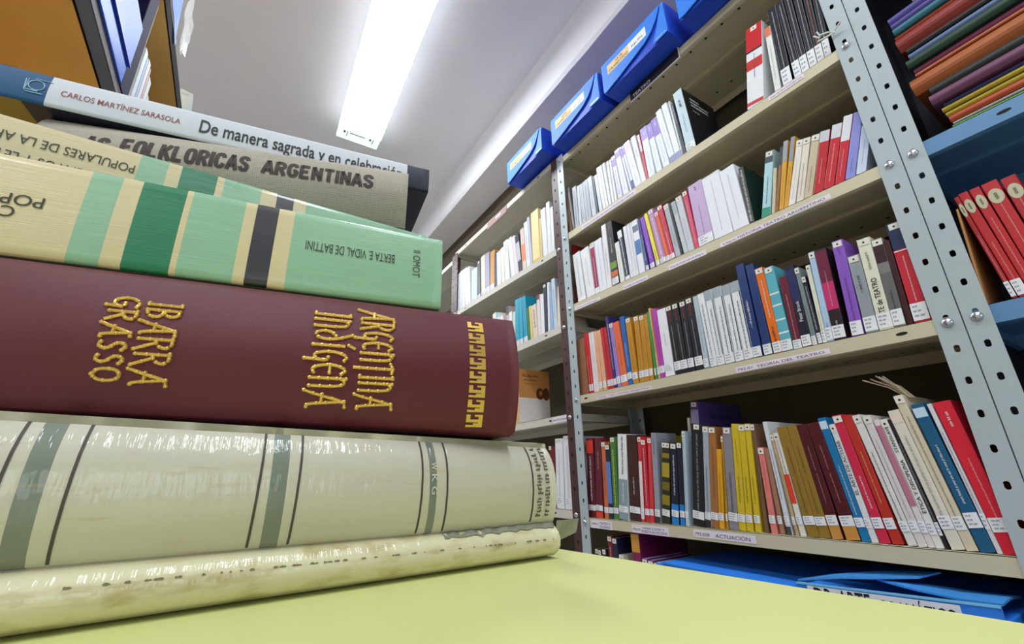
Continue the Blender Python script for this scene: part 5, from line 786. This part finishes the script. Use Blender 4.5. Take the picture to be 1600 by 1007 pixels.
for k, (y, t, h, c, lb) in enumerate(((1.178,.022,.20,(225,228,232),'tallest pale magazine spine beside the violet binder on the bookcase'), (1.204,.014,.196,(170,190,215),'blue-grey magazine spine, second from the violet binder'), (1.222,.02,.205,(230,232,236),'white magazine spine, third from the violet binder'), (1.246,.012,.20,(214,170,170),'pinkish magazine spine, fourth from the violet binder'), (1.262,.026,.185,(226,230,230),'white short magazine with black corner, fifth from the violet binder'), (1.292,.016,.15,(205,214,212),'low pale magazine, furthest from the violet binder'))):
    root = thing('magazine', lb, 'magazine', (XF+.001, y, .843), 'magazines on the wooden bookcase')
    b = MB(); b.box(-.2, 0, 0, t, 0, h); b.build('cover', mat(c, .5), root)
    b = MB(); b.box(-.198, -.002, .001, t-.001, h-.0005, h+.0006); b.build('page_block', PAPER, root)
# things hanging over the upper bookcase shelf
b = MB(); b.hexa([(XF+.002,1.20,1.285+CZ),(XF+.002,1.36,1.285+CZ),(XF+.004,1.36,1.285+CZ),(XF+.004,1.20,1.285+CZ),(XF+.002,1.20,1.5+CZ),(XF+.002,1.30,1.5+CZ),(XF+.004,1.30,1.5+CZ),(XF+.004,1.20,1.5+CZ)])
b.add([(XF+.004,1.30,1.285+CZ),(XF+.004,1.385,1.285+CZ),(XF+.005,1.372,1.262+CZ)], [(0,1,2)])
b.add([(XF+.001,1.30,1.285+CZ),(XF+.001,1.385,1.285+CZ),(XF+.003,1.372,1.262+CZ)], [(2,1,0)])
tag(b.build('plastic_folder', mat((110,160,235),.3,coat=.4)), 'blue plastic folder corner poking over the upper bookcase shelf', 'folder')
film = mat((235,232,230), .18, var=.1, scale=30, alpha=.55)
b = MB(); rr = random.Random(2); g = []
for i in range(7):
    for j in range(6): g.append((XF+.008+rr.uniform(-.004,.006), 1.37+.018*i+.004*math.sin(j*2), 1.295+CZ+.05*j*(1-.05*i)+(.03 if i > 4 and j == 0 else 0)))
b.add(g, [(i*6+j, i*6+j+1, (i+1)*6+j+1, (i+1)*6+j) for i in range(6) for j in range(5)])
tag(b.build('plastic_sleeve', film), 'crumpled clear plastic sleeve beside the blue folder corner, top left', 'plastic sleeve')
b = MB(); y_ = 1.69; b.hexa([(-.352,y_,1.285+CZ),(-.302,y_,1.285+CZ),(-.302,y_+.002,1.285+CZ),(-.352,y_+.002,1.285+CZ),(-.349,y_,1.374+CZ),(-.310,y_,1.366+CZ),(-.310,y_+.002,1.366+CZ),(-.349,y_+.002,1.374+CZ)])
for p0,p1,q0,q1 in strokes(random.Random(4), .07, .008): b.add([(-.343+p0*.3,y_-.0003,1.35+q0+CZ),(-.343+p1*.3,y_-.0003,1.35+q0+CZ),(-.343+p1*.3,y_-.0003,1.35+q1+CZ),(-.343+p0*.3,y_-.0003,1.35+q1+CZ)],[(0,1,2,3)],1)
tag(b.build('paper_sign', [mat((216,226,224),.6), GREY_INK]), 'small white card standing at the far end of the upper bookcase shelf', 'sign')

# ---------------------------------------------------------------- yellow table
tb = thing('reading_table', 'pale yellow laminate table carrying the stack of old books', 'table', (-.1, .15, -.805))
dx, dy = .2556-.2323, .0609-.2856; L = math.hypot(dx, dy); ey = Vector((-dx/L, -dy/L, 0)); ex = Vector((ey.y, -ey.x, 0))
o0 = Vector((.2323, .2856, -.055+CZ))
def tp(a, c, z): return o0 + ex*a + ey*c + Vector((0,0,z))
def tbl(b, a0, a1, c0, c1, z0, z1): b.hexa([tp(a0,c0,z0),tp(a1,c0,z0),tp(a1,c1,z0),tp(a0,c1,z0),tp(a0,c0,z1),tp(a1,c0,z1),tp(a1,c1,z1),tp(a0,c1,z1)])
b = MB(); tbl(b, -.52, 0, -.75, .38, -.026, 0)
YEL = mat((222, 226, 150), .34, var=.05, scale=5, coat=.1)
b.build('table_top', YEL, tb, bevel=.003)
STEEL = mat((120, 122, 124), .4, .6)
for a, c in ((-.47,-.7), (-.05,-.7), (-.47,.33), (-.05,.33)):
    b = MB(); tbl(b, a-.015, a+.015, c-.015, c+.015, -.75, -.026); b.build('leg', STEEL, tb)
b = MB(); tbl(b, -.46, -.06, -.7, -.68, -.08, -.026); tbl(b, -.46, -.06, .31, .33, -.08, -.026); b.build('apron', STEEL, tb)
settle(tb)

# ---------------------------------------------------------------- the stack of books
def uvmat(name, stops, rough=.5, weave=0.0, wscale=900, stain=0.0, coat=0.0, crease=0.0, below=None, sheen=0.0, plastic=False, mottle=.05):
    """stops: [(s in metres from the right end, colour)], constant bands along the spine"""
    m = bpy.data.materials.new(name); m.use_nodes = True; nt = m.node_tree; N = nt.nodes.new; K = nt.links.new
    p = nt.nodes['Principled BSDF']; p.inputs['Roughness'].default_value = rough
    uv = N('ShaderNodeUVMap'); sx = N('ShaderNodeSeparateXYZ'); K(uv.outputs[0], sx.inputs[0])
    mp = N('ShaderNodeMath'); mp.operation = 'DIVIDE'; mp.inputs[1].default_value = .4; K(sx.outputs[0], mp.inputs[0])
    cr = N('ShaderNodeValToRGB'); cr.color_ramp.interpolation = 'CONSTANT'; E = cr.color_ramp.elements
    while len(E) > 1: E.remove(E[-1])
    E[0].position = 0; E[0].color = lin(stops[0][1])
    for s, c in stops[1:]: e = E.new(min(1, s/.4)); e.color = lin(c)
    K(mp.outputs[0], cr.inputs[0]); col = cr.outputs[0]
    tc = N('ShaderNodeTexCoord')
    def noise(scale, det=4, sc=(1,1,1)):
        mpn = N('ShaderNodeMapping'); mpn.inputs['Scale'].default_value = sc; K(uv.outputs[0], mpn.inputs['Vector'])
        n = N('ShaderNodeTexNoise'); n.inputs['Scale'].default_value = scale; n.inputs['Detail'].default_value = det; K(mpn.outputs[0], n.inputs['Vector']); return n
    def mixc(fac, a, c, lo=0.0, hi=1.0):
        mr = N('ShaderNodeMapRange'); mr.inputs[1].default_value = lo; mr.inputs[2].default_value = hi; K(fac, mr.inputs[0])
        mx = N('ShaderNodeMix'); mx.data_type = 'RGBA'; K(mr.outputs[0], mx.inputs[0]); K(a, mx.inputs[6])
        if isinstance(c, tuple): mx.inputs[7].default_value = c
        else: K(c, mx.inputs[7])
        return mx.outputs[2]
    def mul(a, fac, lo, hi):
        mr = N('ShaderNodeMapRange'); mr.inputs[3].default_value = lo; mr.inputs[4].default_value = hi; K(fac, mr.inputs[0])
        mx = N('ShaderNodeMix'); mx.data_type = 'RGBA'; mx.blend_type = 'MULTIPLY'; mx.inputs[0].default_value = 1; K(a, mx.inputs[6])
        cb = N('ShaderNodeCombineColor'); [K(mr.outputs[0], cb.inputs[i]) for i in range(3)]; K(cb.outputs[0], mx.inputs[7]); return mx.outputs[2]
    if below:
        gt = N('ShaderNodeMath'); gt.operation = 'LESS_THAN'; K(sx.outputs[1], gt.inputs[0]); gt.inputs[1].default_value = below[0]
        col = mixc(gt.outputs[0], col, lin(below[1]))
        n2 = noise(1, 6, (45, 10, 1)); d1 = N('ShaderNodeMath'); d1.operation = 'MULTIPLY'; K(gt.outputs[0], d1.inputs[0])
        mrr = N('ShaderNodeMapRange'); mrr.inputs[1].default_value = .5; mrr.inputs[2].default_value = .75; K(n2.outputs[0], mrr.inputs[0]); K(mrr.outputs[0], d1.inputs[1])
        col = mixc(d1.outputs[0], col, lin((168, 150, 84)))
    if stain:
        n = noise(1, 5, (26, 20, 1)); col = mixc(n.outputs[0], col, lin((178, 152, 104)), .60, .60+.22/stain)
    n = noise(1, 3, (14, 9, 1)); col = mul(col, n.outputs[0], 1-mottle*2, 1+mottle)
    bump = None
    if weave:
        wv = N('ShaderNodeTexWave'); wv.inputs['Scale'].default_value = wscale*.35; wv.inputs['Distortion'].default_value = 2; wv.inputs['Detail'].default_value = 2; wv.inputs['Detail Scale'].default_value = 40; K(uv.outputs[0], wv.inputs['Vector'])
        w2 = N('ShaderNodeTexWave'); w2.bands_direction = 'Y'; w2.inputs['Scale'].default_value = wscale*.02; w2.inputs['Distortion'].default_value = 2; w2.inputs['Detail Scale'].default_value = 40; K(uv.outputs[0], w2.inputs['Vector'])
        ad = N('ShaderNodeMath'); ad.operation = 'ADD'; K(wv.outputs['Fac'], ad.inputs[0]); K(w2.outputs['Fac'], ad.inputs[1])
        hf = N('ShaderNodeMath'); hf.operation = 'MULTIPLY'; hf.inputs[1].default_value = .5; K(ad.outputs[0], hf.inputs[0])
        nz = noise(1, 3, (wscale*.8, wscale*.055, 1)); av = N('ShaderNodeMath'); av.operation = 'MULTIPLY_ADD'; av.inputs[1].default_value = 1.1; K(nz.outputs[0], av.inputs[0]); K(hf.outputs[0], av.inputs[2])
        col = mul(col, av.outputs[0], 1-weave, 1+weave*.6); bump = (av.outputs[0], .35, .0004)
    if crease:
        n = noise(1, 3, (10, 170, 1)); bump = (n.outputs[0], crease, .002)
    K(col, p.inputs['Base Color'])
    if bump:
        bp = N('ShaderNodeBump'); bp.inputs['Strength'].default_value = bump[1]; bp.inputs['Distance'].default_value = bump[2]; K(bump[0], bp.inputs['Height']); K(bp.outputs[0], p.inputs['Normal'])
    if coat: p.inputs['Coat Weight'].default_value = coat; p.inputs['Coat Roughness'].default_value = .14
    if plastic:
        n = noise(1, 3, (260, 3.2, 1)); n3 = noise(1, 2, (70, 7, 1))
        ad = N('ShaderNodeMath'); ad.operation = 'ADD'; K(n.outputs[0], ad.inputs[0]); K(n3.outputs[0], ad.inputs[1])
        bp = N('ShaderNodeBump'); bp.inputs['Strength'].default_value = .7; bp.inputs['Distance'].default_value = .0013; K(ad.outputs[0], bp.inputs['Height'])
        K(bp.outputs[0], p.inputs['Coat Normal']); p.inputs['Coat Weight'].default_value = .65; p.inputs['Coat Roughness'].default_value = .10
    return m
class Tome:
    def __init__(s, PR, d, zb, zt, L, D, prof, name, label, cover_mat, board_mat=None, bt=.0025, cat='book', group='old books stacked on the yellow table', NS=40):
        s.PR = Vector((PR[0], PR[1], 0)); s.d = Vector((d[0], d[1], 0)).normalized(); s.n = Vector((-s.d.y, s.d.x, 0))
        if s.n.y < 0: s.n = -s.n                       # into the stack, away from the eye
        s.zb, s.zt, s.prof, s.L = zb, zt, prof, L
        s.root = thing(name, label, cat, (PR[0], PR[1], zb(0)), group)
        inv = Matrix.Translation(-Vector(s.root.location)); s.inv = inv
        q0 = bt*1.6
        outer = [(D, 1.0)] + [(q, t) for t, q in reversed(prof)] + [(D, 0.0)]
        b = MB(); uv = []; ni = len(outer)
        for i in range(NS+1):
            u = L*i/NS
            for q, t in outer: b.v.append(tuple(s.P(u, t, q, 0))); uv.append((u, t))
            T = zt(u)-zb(u)
            for q, t in ((D, bt/T), (q0, bt/T), (q0, 1-bt/T), (D, 1-bt/T)): b.v.append(tuple(s.P(u, t, q, 0))); uv.append((u, t))
        n = ni+4
        for i in range(NS):
            for k in range(n):
                k2 = (k+1) % n
                b.f.append([i*n+k, i*n+k2, (i+1)*n+k2, (i+1)*n+k]); b.mi.append(0 if (0 < k < ni-2) else 1)
        for i in (0, NS):
            o = i*n; m_ = n-1
            b.f.append([o+0, o+1, o+ni+2, o+ni+3]); b.mi.append(1); b.f.append([o+ni-2, o+ni-1, o+ni, o+ni+1]); b.mi.append(1)
            b.f.append([o+k for k in range(1, ni-1)] + [o+ni+1, o+ni+2]); b.mi.append(0)
        b.uv = uv; o = b.build('cover', [cover_mat, board_mat or cover_mat], s.root)
        for p in o.data.polygons: p.use_smooth = p.material_index == 0 and len(p.vertices) == 4
        s.cover = o
        b = MB(); e = .003
        def Q(u, q, up): T = zt(u)-zb(u); return s.P(u, (1-bt/T) if up else bt/T, q, 0)
        b.hexa([Q(e,q0,0),Q(L-e,q0,0),Q(L-e,D-e,0),Q(e,D-e,0),Q(e,q0,1),Q(L-e,q0,1),Q(L-e,D-e,1),Q(e,D-e,1)]); b.build('page_block', PAPER, s.root)
    def q(s, t):
        p = s.prof
        for (t0, q0), (t1, q1) in zip(p, p[1:]):
            if t <= t1: return q0 + (q1-q0)*(t-t0)/max(1e-9, t1-t0)
        return p[-1][1]
    def P(s, u, t, q, off):
        return s.inv @ (s.PR + s.d*u + s.n*(q-off) + Vector((0, 0, s.zb(u) + (s.zt(u)-s.zb(u))*t + CZ)))
    def S(s, u, z, off=.0004):       # a point of the spine, z from the eye
        t = (z - s.zb(u))/(s.zt(u)-s.zb(u)); return s.P(u, t, s.q(t), off)
    def text(s, body, F, m, bold=0.0, name='title_lettering'):
        b = MB(); put_text(b, body, lambda p, q: tuple(s.S(*F(p, q))), bold); return b.build(name, m, s.root)
    def marks(s, F, la, sa, m, seed=1, name='title_lettering'):
        b = MB()
        for p0, p1, q0, q1 in strokes(random.Random(seed), la, sa):
            b.add([tuple(s.S(*F(p, q))) for p, q in ((p0,q0),(p1,q0),(p1,q1),(p0,q1))], [(0,1,2,3)])
        return b.build(name, m, s.root)
def smooth(pts, it=2):
    for _ in range(it):
        if len(pts) < 3: return pts
        o = [pts[0]]
        for (x0, y0), (x1, y1) in zip(pts, pts[1:]): o += [(x0*.75+x1*.25, y0*.75+y1*.25), (x0*.25+x1*.75, y0*.25+y1*.75)]
        pts = o + [pts[-1]]
    return pts
def ribbon(b, pts, hw, P):
    """flat stroke of half-width hw along 2-D points, mapped onto a surface by P"""
    out = []
    for k, p in enumerate(pts):
        a, c = pts[max(k-1, 0)], pts[min(k+1, len(pts)-1)]; dx_, dy_ = c[0]-a[0], c[1]-a[1]; l = math.hypot(dx_, dy_) or 1
        nx, ny = -dy_/l*hw, dx_/l*hw; out.append(((p[0]+nx, p[1]+ny), (p[0]-nx, p[1]-ny)))
    vs = [tuple(P(*q)) for pr_ in out for q in pr_]
    b.add(vs, [(2*i, 2*i+1, 2*i+3, 2*i+2) for i in range(len(pts)-1)])
def round_prof(bulge, r, n=14, top=.006):
    pts = [(0.0, top), (.012, top*.35)]
    for i in range(n+1):
        t = .03 + .94*i/n; pts.append((t, -bulge*(1-(2*t-1)**2)))
    return pts + [(.988, top*.35), (1.0, top)]
CREAM = (196, 192, 174); BANDC = (116, 124, 112); LINE = (70, 62, 56)
def lines(*z): return z
m1 = uvmat('worn_cream_jacket', [(0,CREAM),(.0908,BANDC),(.0965,CREAM),(.1745,BANDC),(.1818,CREAM),(.2634,BANDC),(.2704,CREAM),],
    rough=.55, stain=.7, below=(.272,(212,206,170)), plastic=True, mottle=.05)
mb1 = mat((214,208,178), .6, var=.1, scale=30)
T1 = Tome((.2035,.2747), (-.9997,-.0245), lambda u: -.0548, lambda u: .0235+.0314*u, .34, .215,
    [(0,.006),(.015,.0),(.05,-.005),(.1,-.008),(.16,-.0085),(.21,-.0065),(.25,-.003),(.268,.0),(.274,.0028),(.280,-.0005),(.33,-.003),(.42,-.0055),(.55,-.007),(.68,-.0065),(.78,-.0045),(.86,-.001),(.92,.003),(.96,.008),(.985,.015),(1.0,.03)],
    'old_book', 'fat cream book in a stained plastic-wrapped jacket, bottom of the stack', m1, mb1)
LN = mat((72, 64, 58), .55, var=.2, scale=300)
for u0, t0, t1 in ((.0204,.30,.955),(.0853,.285,.965),(.1017,.285,.965),(.1696,.285,.965),(.1876,.285,.965),(.2570,.285,.965),(.2775,.285,.965)):
    b = MB(); n = 30; wd_ = .0006
    sk = .0022*(1 if u0 > .1 else .5)
    vs = [tuple(T1.P(u0+dd-sk*(t0+(t1-t0)*i/n-.6), t0+(t1-t0)*i/n, T1.q(t0+(t1-t0)*i/n), .0003)) for i in range(n+1) for dd in (-wd_, wd_)]
    b.add(vs, [(2*i, 2*i+1, 2*i+3, 2*i+2) for i in range(n)]); b.build('printed_rule', LN, T1.root, smooth=True)
DKG = mat((96,90,74), .7, var=.1)
for k, (u0, zz) in enumerate(((.0165,-.03),(.0095,-.03))):
    T1.marks(lambda p, q: (u0-q, zz+.002+p), .048, .0046, DKG, 30+k)
b = MB(); rr = random.Random(21); up = []; dn = []; n = 420; on = False; left = 0     # a worn line of print, mostly rubbed off
for i in range(n+1):
    if left <= 0: on = not on; left = rr.randint(1, 7) if on else rr.randint(1, 16)
    left -= 1; u = .006 + .244*i/n; z0 = -.0425 + .004*(u/.25); hh = rr.uniform(.0002, .0007) if on else .00001
    up.append(tuple(T1.S(u, z0+hh, .0003))); dn.append(tuple(T1.S(u, z0-hh*.5, .0003)))
b.add(up+dn, [(i, i+1, n+2+i, n+1+i) for i in range(n)])
b.build('faded_lettering', mat((120,112,84), .8, var=.3, scale=600), T1.root)
for ch, zz in (('W', .0035), ('K', -.0035), ('G', -.0105)):
    T1.text(ch, lambda p, q, zz=zz: (.0956-.0036*q, zz+.0046-.0046*p), mat((206,206,190), .5), .01)
b = MB(); rr = random.Random(8); top = []; bot = []
for i in range(34):
    u = .001+.084*i/33; zc = -.0338+.0002*math.sin(i*1.3); top.append(tuple(T1.S(u, zc+.0012, .0012))); bot.append(tuple(T1.S(u, zc-.001-abs(rr.gauss(0,.0005)), .0010)))
b.add(top+bot, [(i, i+1, 34+i+1, 34+i) for i in range(33)]); b.build('torn_jacket_edge', mat((140,140,124), .7, var=.3, scale=200), T1.root)
b = MB()
g = []
for i in range(6):
    for j in range(4): g.append(tuple(T1.inv @ (T1.PR + Vector((.001+.0042*i, -.004-.001*math.sin(i+j)+.002*j, CZ-.0315-.0012*i*(j/3)-.016*(1-i/6.5)*j/3)))))
b.add(g, [(i*4+j, i*4+j+1, (i+1)*4+j+1, (i+1)*4+j) for i in range(5) for j in range(3)])
b.build('plastic_wrap_corner', mat((236,236,214), .15, var=.1, scale=60, alpha=.42), T1.root)

MAR = (92, 17, 35)
m2 = uvmat('maroon_bookcloth', [(0, MAR)], rough=.36, weave=.16, wscale=2600, mottle=.06)
T2 = Tome((.168,.2661), (-.9898,.1418), lambda u: .0249+.0315*u, lambda u: .112, .31, .19, round_prof(.0110, .01, top=.010),
    'old_book', 'thick maroon cloth book lettered in gold, second from bottom of the stack', m2)
GOLD = mat((228, 188, 96), .34, .6, var=.35, scale=900)
GL = {  # uncial strokes in a 0..1 box, x along the word, y up
 'A': [[(.05,-.12),(.3,.3),(.62,1.0),(.95,1.02)],[(.62,1.0),(.78,0.0),(.95,-.02)],[(.25,.38),(.72,.36)]],
 'R': [[(.15,0),(.15,1)],[(.05,1),(.6,1),(.85,.8),(.6,.55),(.15,.5)],[(.4,.52),(.95,-.08)]],
 'G': [[(.85,.9),(.5,1.0),(.15,.7),(.15,.3),(.45,.02),(.85,.15),(.88,.45),(.5,.45)],[(.86,.3),(.82,-.2)]],
 'E': [[(.88,.85),(.5,1.0),(.12,.7),(.12,.3),(.5,.0),(.9,.12)],[(.12,.52),(.8,.52)]],
 'N': [[(.14,0),(.14,1)],[(.14,.85),(.5,1.0),(.85,.8),(.85,0)]],
 'T': [[(.0,.92),(.5,1.0),(1.0,.95)],[(.5,1.0),(.5,-.22)]],
 'I': [[(.5,0),(.5,1)],[(.25,1),(.75,1.03)],[(.25,0),(.75,0)]],
 'D': [[(.55,.62),(.2,.5),(.12,.2),(.5,0),(.85,.2),(.85,.6),(.35,1.12)]],
 'B': [[(.15,0),(.15,1)],[(.15,1),(.7,.95),(.72,.6),(.15,.52),(.8,.45),(.8,.08),(.15,0)]],
 'S': [[(.85,.85),(.5,1.0),(.2,.8),(.35,.55),(.7,.42),(.8,.15),(.45,0),(.12,.12)]],
 'O': [[(.5,0),(.12,.2),(.12,.8),(.5,1),(.88,.8),(.88,.2),(.5,0)]],
 'Í': [[(.5,0),(.5,.9)],[(.3,1.0),(.8,1.2)]]}
def gold_word(word, u_top, u_bot, z_hi, z_lo, bw, weights, skew=0.0):
    """read downwards: the letters' heads point to the right end; u_top = heads, u_bot = feet"""
    b = MB(); tot = sum(weights); z = z_hi
    for ch, wt in zip(word, weights):
        h = (z_hi-z_lo)*wt/tot
        for st in GL[ch]:
            st = smooth(st)
            pts = []
            for (x0, y0), (x1, y1) in zip(st, st[1:]):
                k = max(1, int(math.hypot((x1-x0)*h, (y1-y0)*(u_bot-u_top))/.0012))
                pts += [(x0+(x1-x0)*i/k, y0+(y1-y0)*i/k) for i in range(k)]
            pts.append(st[-1])
            ps = []
            for x, y in pts:
                zz = z - h*(.06+.88*x); ps.append(T2.S(u_bot+(u_top-u_bot)*y+skew*(z_hi-zz), zz, .0002))
            b.tube(ps, bw, 6)
            ps = ps[::2]
            for p in ps[::2]: b.dome(p, (-T2.n.x, -T2.n.y, 0), bw*1.3, bw*1.15, 6)
        z -= h
    return b.build('gold_lettering', GOLD, T2.root)
gold_word('ARGENTINA', .0880, .1075, .1035, .0385, .00105, [1.15,.8,.85,.85,.85,.9,.5,.85,1.25], -.03)
gold_word('INDÍGENA', .1145, .1345, .0985, .0385, .00105, [.5,.8,.95,.5,.9,.85,.8,1.25], -.02)
gold_word('IBARRA', .2015, .2160, .0925, .0460, .00095, [.4,.75,1.0,.85,.85,1.1], 0.0)
gold_word('GRASSO', .2195, .2310, .0945, .0475, .00095, [1,.85,1.1,.8,.8,1], .02)
b = MB()                       # stepped gold border down the spine end
zz = .1035; k = 0
while zz > .037:
    h = .0078
    for (a0, a1, c0, c1) in ((0,.25,0,1),(.25,.55,.68,1.0),(.25,.75,.38,.62),(.75,1.0,.0,.62),(.55,1.0,.82,1.0),(.25,.5,0,.16)):
        u = lambda a: .0250+.0115*a
        ps = [tuple(T2.S(u(a), zz-h*c)) for a, c in ((a0,c0),(a1,c0),(a1,c1),(a0,c1))]; b.add(ps, [(0,1,2,3)])
    zz -= h*1.2; k += 1
b.build('gold_border', GOLD, T2.root)

PALE = (142, 188, 154); YC = (216, 200, 156); DEEP = (6, 122, 82); BK = (32, 33, 40)
def vidal(off):
    k = lambda s: s+off
    return [(0,PALE),(k(.0985),YC),(k(.1083),BK),(k(.1205),YC),(k(.1269),PALE),(k(.1559),YC),(k(.1592),DEEP),(k(.1800),YC),(k(.1892),PALE),(k(.2043),YC)]
dirV = (-.9898,.1418)
m3 = uvmat('green_banded_jacket', vidal(0), rough=.38, coat=.25, crease=.22, mottle=.05, stain=.12)
T3 = Tome((.1135,.2739), dirV, lambda u: .1122, lambda u: .168+.012*u, .27, .17, round_prof(.0012, .003, top=.002),
    'old_book', 'lower green and cream banded book with Tomo II upside down, above the maroon one', m3, mat((160,196,164),.4), bt=.0015)
TXT = mat((52, 58, 48), .55, var=0)
def flip(u0, u1, z0, z1): return lambda p, q: (u0+(u1-u0)*p, z0+(z1-z0)*q)       # u0 -> u1 is the reading direction
T3.text('POPULARES', flip(.2195,.270,.1466,.1400), TXT, .004)
T3.text('CUENTOS', flip(.2293,.270,.1390,.1325), TXT, .004)
T3.text('BERTA E. VIDAL DE BATTINI', flip(.0343,.0912,.1478,.1412), TXT, .0)
T3.text('TOMO II', lambda p, q: (.0215-.0052*q, .1335+.021*p), TXT, .0)
m4 = uvmat('green_banded_jacket_in_film', [(0,PALE),(.1059,YC),(.1152,BK),(.1276,YC),(.1378,PALE),(.1636,YC),(.1677,DEEP),(.1902,YC),(.1979,PALE),(.2134,YC)], rough=.34, coat=.6, crease=.3, mottle=.05)
T4 = Tome((.131,.3607), (-.99935,-.0359), lambda u: .1735, lambda u: .2213, .30, .17, round_prof(.002, .003, top=.003),
    'old_book', 'upper green and cream banded book, set back under the grey linen one', m4, mat((160,196,164),.4), bt=.0015)
# measured on this book itself: bands where they show over the lower one
T4.text('POPULARES DE LA ARGENTINA', flip(.2155,.312,.2090,.2022), TXT, .0)
T4.text('CUENTOS Y LEYENDAS', flip(.2300,.300,.1955,.1890), TXT, .0)
m5 = uvmat('grey_linen', [(0,(158,150,138))], rough=.85, weave=.62, wscale=520, mottle=.10)
T5 = Tome((.1107,.3594), (-.960,.2797), lambda u: .2217, lambda u: .286, .288, .19, [(0,.010),(.04,.0055),(.15,-.001),(.30,-.0065),(.42,-.0095),(.5,-.0105),(.6,-.0105),(.75,-.0085),(.88,-.0045),(.95,-.001),(.98,.002),(1.0,.006)],
    'old_book', 'grey linen book with heavy brown title, second from top of the stack', m5)
BRN = mat((66, 50, 46), .7, var=.2, scale=500)
HEAVY = {
 'A': [[(.06,0),(.5,1)],[(.94,0),(.5,1)],[(.24,.26),(.76,.26)]], 'R': [[(.14,0),(.14,1)],[(.14,.93),(.6,.93),(.86,.8),(.86,.62),(.6,.49),(.14,.49)],[(.5,.49),(.88,0)]],
 'G': [[(.86,.74),(.72,.92),(.3,.92),(.14,.74),(.14,.26),(.3,.08),(.72,.08),(.86,.26),(.86,.46),(.52,.46)]], 'E': [[(.14,0),(.14,1)],[(.14,.92),(.9,.92)],[(.14,.51),(.8,.51)],[(.14,.08),(.9,.08)]],
 'N': [[(.14,0),(.14,1)],[(.14,1),(.86,0)],[(.86,0),(.86,1)]], 'T': [[(.02,.92),(.98,.92)],[(.5,0),(.5,1)]], 'I': [[(.5,0),(.5,1)]],
 'S': [[(.86,.72),(.74,.92),(.28,.92),(.14,.76),(.16,.62),(.84,.4),(.86,.24),(.72,.08),(.28,.08),(.14,.28)]],
 'F': [[(.14,0),(.14,1)],[(.14,.92),(.9,.92)],[(.14,.5),(.8,.5)]], 'O': [[(.5,.08),(.28,.08),(.14,.26),(.14,.74),(.28,.92),(.72,.92),(.86,.74),(.86,.26),(.72,.08),(.5,.08)]],
 'L': [[(.14,0),(.14,1)],[(.14,.08),(.9,.08)]], 'K': [[(.14,0),(.14,1)],[(.14,.4),(.88,1)],[(.36,.6),(.92,0)]], 'C': [[(.86,.7),(.72,.92),(.28,.92),(.14,.74),(.14,.26),(.28,.08),(.72,.08),(.86,.3)]]}
def heavy(word, u0, u1, z0, z1):
    b = MB(); wts = [.42 if ch == 'I' else 1.0 for ch in word]; tot = sum(wts); u = u0
    for ch, wt in zip(word, wts):
        cw = (u1-u0)*wt/tot
        for st in HEAVY[ch]:
            pts = [(u+cw*(.08+.84*x), z0+(z1-z0)*y) for x, y in (smooth(st, 1) if len(st) > 4 else st)]
            fine = []
            for a, c in zip(pts, pts[1:]):
                k = max(1, int(math.hypot(c[0]-a[0], c[1]-a[1])/.0025)); fine += [(a[0]+(c[0]-a[0])*i/k, a[1]+(c[1]-a[1])*i/k) for i in range(k)]
            fine.append(pts[-1]); ribbon(b, fine, .0017, T5.S)
        u += cw
    b.build('title_lettering', BRN, T5.root)
heavy('ARGENTINAS', .1250, .0310, .2535, .2685); heavy('FOLKLORICAS', .2290, .1345, .2525, .2690); heavy('AS', .2530, .2360, .2500, .2665)
WH = (213, 217, 225); BL6 = (14, 80, 128); NV = (26, 32, 54)
m6 = uvmat('white_paperback_spine', [(0,NV),(.0222,WH),(.3088,BL6)], rough=.6, mottle=.02)
mu6 = uvmat('dark_back_cover', [(0,NV),(.322,(150,122,52))], rough=.4, mottle=.1)
T6 = Tome((.140,.3818), (-.9898,.1423), lambda u: .2863, lambda u: .3155, .36, .20, round_prof(.0012, .002, top=.0015),
    'paperback_book', 'white paperback with a blue spine end, topmost of the stack', m6, mu6, bt=.0012)
T6.text('CARLOS MARTÍNEZ SARASOLA', flip(.3012,.2212,.2972,.3040), mat((140,58,54),.5,var=0), .003)
T6.text('De manera sagrada y en celebración', flip(.2068,.0290,.2893,.3075), mat((38,42,52),.5,var=0), .012)
b = MB()
LG = lambda a, c: T6.S(.3235-.014*a, .2945+.014*c, .0003)
b.tube([LG(.5+.34*math.cos(t*.2618), .52+.34*math.sin(t*.2618)) for t in range(25)], .0004, 5)
b.tube([LG(.0,.85), LG(.05,.1), LG(.15,.0), LG(.85,.0)], .0004, 5); b.tube([LG(.1,.14), LG(.62,.12)], .0004, 5); b.tube([LG(.35,.95), LG(1.1,.95)], .0003, 5); b.tube([LG(.08,.2), LG(.1,.9)], .0003, 5)
b.build('spine_emblem', mat((170,205,225),.5,var=0), T6.root)
